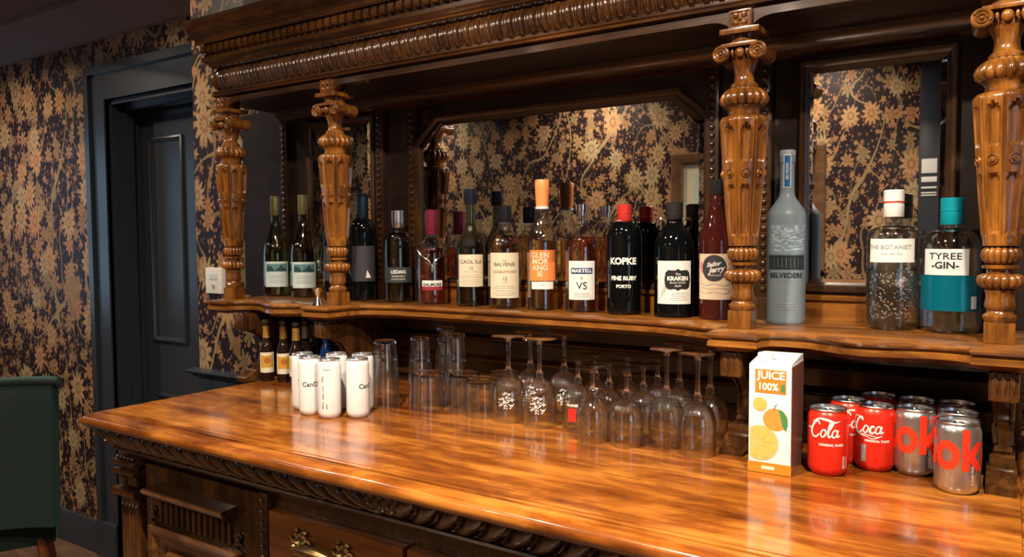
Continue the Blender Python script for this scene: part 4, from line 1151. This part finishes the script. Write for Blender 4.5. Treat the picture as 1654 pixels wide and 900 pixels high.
# ------------------------------------------------------------------ juice carton
T = thing('juice_carton', 'white and orange juice carton standing left of the red cans', 'carton', (-.336, 1.356, CT+.0004), rz=math.radians(1))
jw, jd, jh = .035, .048, .186
bx = MB().bbox(-jw, jw, -jd, jd, 0, jh, .002)
bx.prism([(-jd, jh-.001), (jd, jh-.001), (jd*.98, jh+.010), (jd*.5, jh+.009), (-jd*.98, jh+.001)], -jw+.001, jw-.001, 'yz')
part('carton_body', bx, paint('white_carton', (.76, .74, .72), .35), T)
cp = MB().lathe([(0, 0), (.0125, 0), (.0125, .012), (.0115, .0135), (0, .0135)], 24, (-.014, -.022, jh+.0035), lambda t, z, r: 1+.03*(1 if int(t*12/PI) % 2 else 0))
part('screw_cap', cp, P_WHITE, T)
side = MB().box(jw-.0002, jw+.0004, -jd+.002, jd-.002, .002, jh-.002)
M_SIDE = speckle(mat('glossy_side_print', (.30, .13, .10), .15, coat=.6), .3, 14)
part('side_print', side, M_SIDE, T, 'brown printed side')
flat = lambda d=.0006: (lambda px, py: (px, -jd-d, py))
orange = paint('carton_orange', (.62, .20, .02), .4); peach = paint('carton_peach', (.85, .42, .14), .4)
fp = decal('title_panel', rect(.051, .040, .001, .158), flat(), orange, T, 0)
decal('lettering', merge(tr(text_geo('JUICE', .0185, .0006), .002, .168), tr(text_geo('100%', .0175, .0005, 0, .9), -.003, .1485)), flat(.0011), P_WHITE, fp, 0)
decal('green_block', rect(.007, .013, .0215, .148), flat(.0010), paint('leaf_green', (.05, .22, .07), .5), fp, 0)
decal('bottom_band', rect(.0715, .018, 0, .0095), flat(), orange, T, 0)
decal('band_print', rect(.022, .006, -.002, .0100), flat(.001), paint('pale_peach_print', (.95, .62, .42)), T, 0)
def slice_(cx, cy, r):
    o1 = [disc(r, cx, cy, 32)]
    return o1
sl_ = poly([p for p in [(-.0150+.030*cos(t), .052+.030*sin(t)) for t in [2*PI*k/40 for k in range(40)]] if p[0] > -.0356]); 
s1 = decal('orange_slice', sl_, flat(), peach, T, 0)
seg_ = [poly([(-.0150+.004*cos(t+.35), .052+.004*sin(t+.35)), (-.0150+.024*cos(t+.08), .052+.024*sin(t+.08)), (-.0150+.026*cos(t+.35), .052+.026*sin(t+.35)), (-.0150+.024*cos(t+.62), .052+.024*sin(t+.62))]) for t in [k*.785 for k in range(8)]]
seg_ = [(vs, fs) for vs, fs in seg_ if min(v[0] for v in vs) > -.0356]
decal('slice_segments', merge(*seg_), flat(.001), paint('slice_orange', (.95, .42, .09), .4), s1, 0)
s2 = decal('orange_slice', disc(.0120, -.016, .118, 28), flat(), peach, T, 0)
decal('slice_segments', disc(.0090, -.016, .118, 20), flat(.001), paint('slice_orange', (.95, .42, .09), .4), s2, 0)
s3 = decal('orange_fruit', disc(.0205, .0095, .094, 32, .92), flat(), paint('fruit_orange', (.88, .26, .05), .4), T, 0)
decal('fruit_leaf', poly([(.014, .112), (.022, .110), (.0285, .100), (.030, .086), (.0265, .076), (.021, .084), (.018, .098)]), flat(.001), paint('leaf_green', (.05, .22, .07), .5), s3, 0)
decal('fruit_stalk', ribbon([(.008, .110), (.009, .117), (.012, .120)], .0010), flat(.001), P_INK, s3, 0)

# ------------------------------------------------------------------ glasses
def g_thing(name, label, x, y, z, group): return thing(name, label, 'glass', (x, y, z), group)
def goblet_parts(R, rim, hb, hs, rf, t=.0011):
    """upside down: rim on the counter, bowl, stem, foot on top"""
    H_ = hb+hs
    outer = smooth_prof([(rim, 0), (rim+.0015, .010), (R*.99, hb*.35), (R, hb*.52), (R*.93, hb*.72), (R*.70, hb*.90), (R*.36, hb*.985), (.0075, hb+.002)], 3)
    inner = smooth_prof([(0, hb-.002), (R*.30, hb-.0045), (R*.66, hb*.90-.002), (R*.93-t, hb*.72), (R-t, hb*.52), (R*.99-t, hb*.35), (rim+.0015-t, .010), (rim-t, 0)], 3)
    bowl = MB().lathe(outer, 36); off = len(bowl.v); last = len(inner)*36-36
    bowl.join(MB().lathe(inner, 36))
    bowl.f += [(k, (k+1) % 36, off+last+(k+1) % 36, off+last+k) for k in range(36)]
    stem = MB().lathe(smooth_prof([(0, hb+.0012), (.0078, hb+.0022), (.0072, hb+.008), (.0085, hb+.013), (.0055, hb+.018), (.0040, hb+hs*.45), (.0044, hb+hs*.75), (.0060, H_-.010), (.0085, H_-.0068), (0, H_-.0066)], 3), 20)
    foot = MB().lathe([(0, H_-.0064), (.0085, H_-.0064), (.014, H_-.0046), (rf*.6, H_-.0030), (rf-.0006, H_-.0016), (rf, H_-.0008), (rf-.0006, H_), (rf*.5, H_+.0002), (0, H_+.0004)], 36)
    return bowl, stem, foot
def goblet(label, x, y, R, rim, hb, hs, rf, group, etched=False, logo=False, proto=None):
    if proto: return dup(proto, (x, y, CT+.0004), label)
    T = g_thing('stemmed_glass', label, x, y, CT+.0004, group)
    bowl, stem, foot = goblet_parts(R, rim, hb, hs, rf)
    part('bowl', bowl, M_GLASS, T, angle=70)
    part('stem', stem, M_SOLID, T, angle=70)
    part('foot', foot, M_GLASS, T, angle=50)
    a = face(x, y)
    if etched:
        random.seed(9); fl = []
        for k in range(95):
            q = random.uniform(0, 2*PI); rr = .018*math.sqrt(random.random()); s_ = random.uniform(.0012, .0030)
            cx, cy = rr*cos(q), rr*sin(q); b0 = random.uniform(0, PI)
            fl.append(poly([(cx+s_*cos(b0+k2*PI/2)*(1 if k2 % 2 else .4), cy+s_*sin(b0+k2*PI/2)*(1 if k2 % 2 else .4)) for k2 in range(4)]))
        decal('etched_star', merge(*fl), cyl(R, hb*.50, a-.15, .0003), M_ETCH, T)
    if logo:
        decal('printed_badge', rect(.021, .028), cyl(R, hb*.36, a-.35, .0004), P_RED, T, .004, 'red printed badge')
        decal('printed_name', text_geo('PILSNER', .0075, .0003), cyl(R, hb*.58, a-.35, .0004), P_INKW, T)
    return T
GT = 'tall stemmed glasses upside down on the counter'
p1 = goblet('tall stemmed glass with etched star, upside down, leftmost front one beside the tumblers', -.925, 1.400, .0385, .0345, .100, .088, .0375, GT, True)
goblet('tall stemmed glass with etched star, upside down, front one with its foot second from left', -.842, 1.395, .0385, .0345, .100, .088, .0375, GT, proto=p1)
goblet('tall stemmed glass, upside down behind the leftmost etched one', -.925, 1.492, .0385, .0345, .100, .088, .0375, GT, proto=p1)
goblet('tall stemmed glass, upside down behind the second etched one', -.840, 1.500, .0385, .0345, .100, .088, .0375, GT, proto=p1)
p2 = goblet('tall plain stemmed glass, upside down, front one directly left of the glass by the bracket', -.551, 1.388, .0350, .0320, .096, .092, .0325, GT)
goblet('tall plain stemmed glass, upside down, front one nearest the shelf bracket and carton', -.480, 1.362, .0350, .0320, .096, .092, .0325, GT, proto=p2)
goblet('tall plain stemmed glass, upside down behind the left one of the right hand pair', -.560, 1.480, .0350, .0320, .096, .092, .0325, GT, proto=p2)
goblet('tall plain stemmed glass, upside down behind the one nearest the bracket', -.484, 1.445, .0350, .0320, .096, .092, .0325, GT, proto=p2)
GS = 'short stemmed glasses upside down on the counter'
p3 = goblet('short stemmed glass with a red printed badge, upside down', -.762, 1.420, .0330, .0320, .092, .058, .0330, GS, logo=True)
p4 = goblet('short stemmed glass, upside down, frontmost left of the short ones', -.689, 1.345, .0335, .0310, .088, .060, .0330, GS)
for x, y, l in ((-.619, 1.352, 'short stemmed glass, upside down, frontmost right of the short ones'),
                (-.694, 1.430, 'short stemmed glass, upside down, directly behind the frontmost left one'),
                (-.622, 1.440, 'short stemmed glass, upside down, directly behind the frontmost right one'),
                (-.765, 1.508, 'short stemmed glass at the back, upside down behind the badge glass'),
                (-.692, 1.520, 'short stemmed glass at the very back, upside down, middle of the back row'),
                (-.628, 1.530, 'short stemmed glass at the back, upside down, right end of the back row')):
    goblet(l, x, y, .0335, .0310, .088, .060, .0330, GS, proto=p4)
def tumbler_mesh(rb, rt, h, t=.0016, base=.008, facets=0):
    """upside down: open rim rb down, walls up to the thick base"""
    md = (lambda q, z, r: 1+.012*abs(sin(q*facets/2))) if facets else None
    outer = [(rb, 0), (rb, .004), (rb+(rt-rb)*.5, h*.5), (rt, h-base-.0005)]
    inner = [(rt-t, h-base-.0005), (rb+(rt-rb)*.5-t, h*.5), (rb-t, .003), (rb-t, 0)]
    return MB().lathe(outer+inner, 40, mod=md, closed=True)
def tumbler_base(rt, h, base=.008, facets=0):
    md = (lambda q, z, r: 1+.012*abs(sin(q*facets/2))) if facets else None
    return MB().lathe([(0, h-base), (rt-.004, h-base), (rt, h-base+.0008), (rt, h-.003), (rt-.0025, h), (rt-.006, h-.0006), (0, h-.0008)], 40, mod=md)
def tumbler(label, x, y, z, rb, rt, h, group, facets=0, proto=None):
    if proto: return dup(proto, (x, y, z), label)
    T = g_thing('tumbler', label, x, y, z, group); part('glass_wall', tumbler_mesh(rb, rt, h, facets=facets), M_GLASS, T, angle=60); part('thick_base', tumbler_base(rt, h, facets=facets), M_SOLID, T, angle=60); return T
GK = 'tumblers stacked upside down on the counter'
z = CT+.0004
s1 = tumbler('tall tumbler, upside down at the bottom of the stack beside the white cans', -1.247, 1.352, z, .0340, .0275, .122, GK, 0)
tumbler('tall tumbler, upside down on top of the stack beside the white cans', -1.247, 1.352, z+.040, .0340, .0275, .122, GK, proto=s1)
s2 = tumbler('slim tumbler, upside down at the bottom of the stack behind the one by the cans', -1.205, 1.430, z, .0300, .0230, .112, GK)
tumbler('slim tumbler, upside down on top of the stack behind the one by the cans', -1.205, 1.430, z+.052, .0300, .0245, .120, GK, proto=s2)
tumbler('slim tumbler, bottom of the tallest stack behind the short tumblers', -1.195, 1.520, z, .0300, .0245, .120, GK, proto=s2)
tumbler('slim tumbler, middle of the tallest stack behind the short tumblers', -1.195, 1.520, z+.034, .0300, .0245, .120, GK, proto=s2)
tumbler('slim tumbler, top of the tallest stack behind the short tumblers', -1.195, 1.520, z+.068, .0300, .0245, .120, GK, proto=s2)
tumbler('slim tumbler, bottom of the stack right behind the leftmost short tumbler', -1.125, 1.470, z, .0300, .0245, .120, GK, proto=s2)
tumbler('slim tumbler, top of the stack right behind the leftmost short tumbler', -1.125, 1.470, z+.060, .0300, .0245, .120, GK, proto=s2)
GR = 'short tumblers on the counter'
t1 = tumbler('short tumbler, upside down, leftmost of the short ones', -1.148, 1.390, z, .0375, .0355, .088, GR, 0)
tumbler('short tumbler, upside down, middle one set slightly back', -1.070, 1.432, z, .0375, .0355, .088, GR, proto=t1)
t2 = tumbler('short faceted tumbler, upside down, beside the first tall stemmed glass', -1.004, 1.408, z, .0385, .0365, .084, GR, 20)
tumbler('short faceted tumbler, upside down at the back behind the other short ones', -1.010, 1.510, z, .0385, .0365, .084, GR, proto=t2)

# ------------------------------------------------------------------ wall box by the first column
T = thing('wall_thermostat', 'white plastic thermostat box on the wallpaper left of the first column', 'thermostat', (-2.360, WB, Z0-.138))
b = MB().bbox(-.046, .046, -.020, -.0005, -.046, .046, .006)
part('housing', b, M_WHITE, T)
part('display_window', MB().bbox(-.022, .022, -.0215, -.019, .004, .026, .001), paint('pale_grey_label', (.58, .63, .64), .5), T)
part('button', MB().lathe([(0, -.0225), (.007, -.0225), (.0075, -.020), (0, -.020)], 16, (0, 0, -.02), None, False, 'y'), P_GREY, T)

# ------------------------------------------------------------------ green chair
chair = thing('armchair', 'dark green velvet chair with pale wooden leg, by the left wallpaper wall', 'chair', (-3.24, 1.24, 0), rz=math.radians(0))
M_VEL = mat('green_velvet', (.002, .010, .010), .8, sheen=.3)
_n = M_VEL.node_tree.nodes['Principled BSDF']; _n.inputs['Sheen Tint'].default_value = (.25, .9, .75, 1); _n.inputs['Sheen Roughness'].default_value = .45
g_ = G(M_VEL.node_tree); M_VEL.node_tree.links.new(g_.bump(g_.noise(g_.obj(), 160, 3)[0], .3, .001), _n.inputs['Normal'])
yawc = math.radians(64)
def rb(mb): return mb.rot(yawc)
bk = MB(); n = 22; rows_ = 12
ztop = .970
def back_pt(s, t, side):
    # s across -1..1, t up 0..1 ; gently wrapped backrest with rolled top
    w = .29+.01*t; th = .035
    curve = -.10*(abs(s)**2.2)
    x_ = s*w; y_ = curve+side*th-.0*t-.06*(1-t)*1
    z_ = .42+(ztop-.42)*t
    return (x_, y_, z_)
vs = []; ring = 24
for i in range(rows_+1):
    t = i/rows_
    for k in range(ring*2):
        q = k/(ring*2)
        if q < .5: s_ = -1+4*q; sd = -1
        else: s_ = 1-4*(q-.5); sd = 1
        e = max(0, abs(s_)-.9)/.1; th = math.sqrt(max(.0, 1-e*e*.85))
        tt = t; sh2 = 1-.5*max(0, (t-.93)/.07)**2
        p = back_pt(s_, tt, sd*th*sh2)
        vs.append(p)
m2 = ring*2
bk.add(vs, [(i*m2+k, i*m2+(k+1) % m2, (i+1)*m2+(k+1) % m2, (i+1)*m2+k) for i in range(rows_) for k in range(m2)]+[tuple(range(m2))[::-1], tuple(range(rows_*m2, (rows_+1)*m2))])
part('backrest', rb(bk), M_VEL, chair, angle=60)
pp = MB().tube([(back_pt(-1+2*k/20, 1, -1)[0], back_pt(-1+2*k/20, 1, -1)[1]+.006, ztop-.012) for k in range(21)], .014, 10)
part('piping', rb(pp), M_VEL, chair)
st = MB().bbox(-.28, .28, -.02, .50, .30, .47, .04)
part('seat', rb(st), M_VEL, chair, angle=60)
for sx_, sy_ in ((-1, 0), (1, 0), (-1, 1), (1, 1)):
    x_ = sx_*.22; y_ = -.0 if sy_ == 0 else .44
    lg = MB().tube([(x_, y_, .335), (x_+sx_*.02, y_+(-.02 if sy_ == 0 else .02), .17), (x_+sx_*.045, y_+(-.05 if sy_ == 0 else .04), .001)], lambda t: .020-.008*t, 10)
    part('leg', rb(lg), M_LEGWOOD, chair)

# ------------------------------------------------------------------ things on the opposite wall, seen in the mirrors
T = thing('framed_landscape', 'wide framed landscape picture on the opposite wall, seen in the mirrors', 'picture', (-1.335, WF, Z0+.17))
fw, fh = .455, .36
def yflip(mb): mb.v = [(x_, -y_, z_) for x_, y_, z_ in mb.v]; return mb
part('picture_frame', yflip(MB().frame(-fw, fw, -fh, fh, [(0, 0), (0, -.03), (.01, -.04), (.05, -.034), (.07, -.018), (.075, -.008)])), wood('frame_wood', [(.3, (.05, .02, .009)), (.6, (.16, .08, .035)), (.8, (.24, .13, .06))], 'x', .4, .3), T)
part('mat_board', MB().box(-fw+.07, fw-.07, .004, .009, -fh+.07, fh-.07), paint('pale_mount_card', (.45, .42, .32), .7), T)
M_PIC = mat('landscape_painting', rough=.7); g_ = G(M_PIC.node_tree)
co = g_.xyz(g_.obj()); nn = g_.noise(g_.obj(), 9, 4)[0]
M_PIC.node_tree.links.new(g_.ramp(g_.m('ADD', g_.m('MULTIPLY', co[2], 1.7), g_.m('MULTIPLY', nn, .7)), [(.05, (.10, .09, .03)), (.25, (.22, .19, .08)), (.40, (.10, .14, .16)), (.6, (.34, .42, .45)), (.9, (.42, .46, .44))]), M_PIC.node_tree.nodes['Principled BSDF'].inputs['Base Color'])
part('landscape_painting', MB().box(-fw+.155, fw-.155, .009, .011, -fh+.13, fh-.13), M_PIC, T)
T = thing('card_rack', 'rack of white cards on the opposite wall, its dark board standing for a shaded strip, seen in the right mirror', 'rack', (-.367, WF, Z0+.0))
part('shade_strip_board', MB().bbox(-.05, .05, .0005, .02, -.55, .95, .004), M_TRIM, T)  # tall dark board drawn where a strip of wall lies in shade
for k, (zz, hh) in enumerate(((.375, .060), (.305, .022), (.262, .007), (.235, .005), (.222, .005))):
    part('card', MB().bbox(-.036, .036, .02, .026, zz-hh/1.6, zz+hh/1.6, .001), P_WHITE, T)
struct('baseboard_front', MB().box(XL, XR, WF, WF+.02, 0, .15), M_TRIM)

# ------------------------------------------------------------------ ceiling downlights, each with its own lamp
def downlight(x, y, watts, tone, i):
    T = thing('ceiling_downlight', 'recessed round ceiling downlight above the bar room', 'light', (x, y, CEIL), 'ceiling downlights')
    part('trim_ring', MB().lathe([(.040, -.0005), (.055, -.001), (.056, -.004), (.050, -.007), (.041, -.005)], 32), M_CHROME, T)
    c = (1, .82, .63) if tone == 'warm' else (.45, .72, 1)
    em = mat('lamp_lens_'+tone, (1, 1, 1), emit=c, es=30)
    part('lens', MB().lathe([(0, -.0035), (.038, -.0035), (.040, -.0015)], 24), em, T)
    l = bpy.data.lights.new('downlight_lamp', 'AREA'); l.shape = 'DISK'; l.size = .075; l.energy = watts; l.color = c; l.spread = math.radians(150)
    o = bpy.data.objects.new('downlight_lamp', l); COL.objects.link(o); o.parent = T; o.location = (0, 0, -.009)
for i, (x, y, w_, t_) in enumerate(DOWNLIGHTS): downlight(x, y, w_, t_, i)
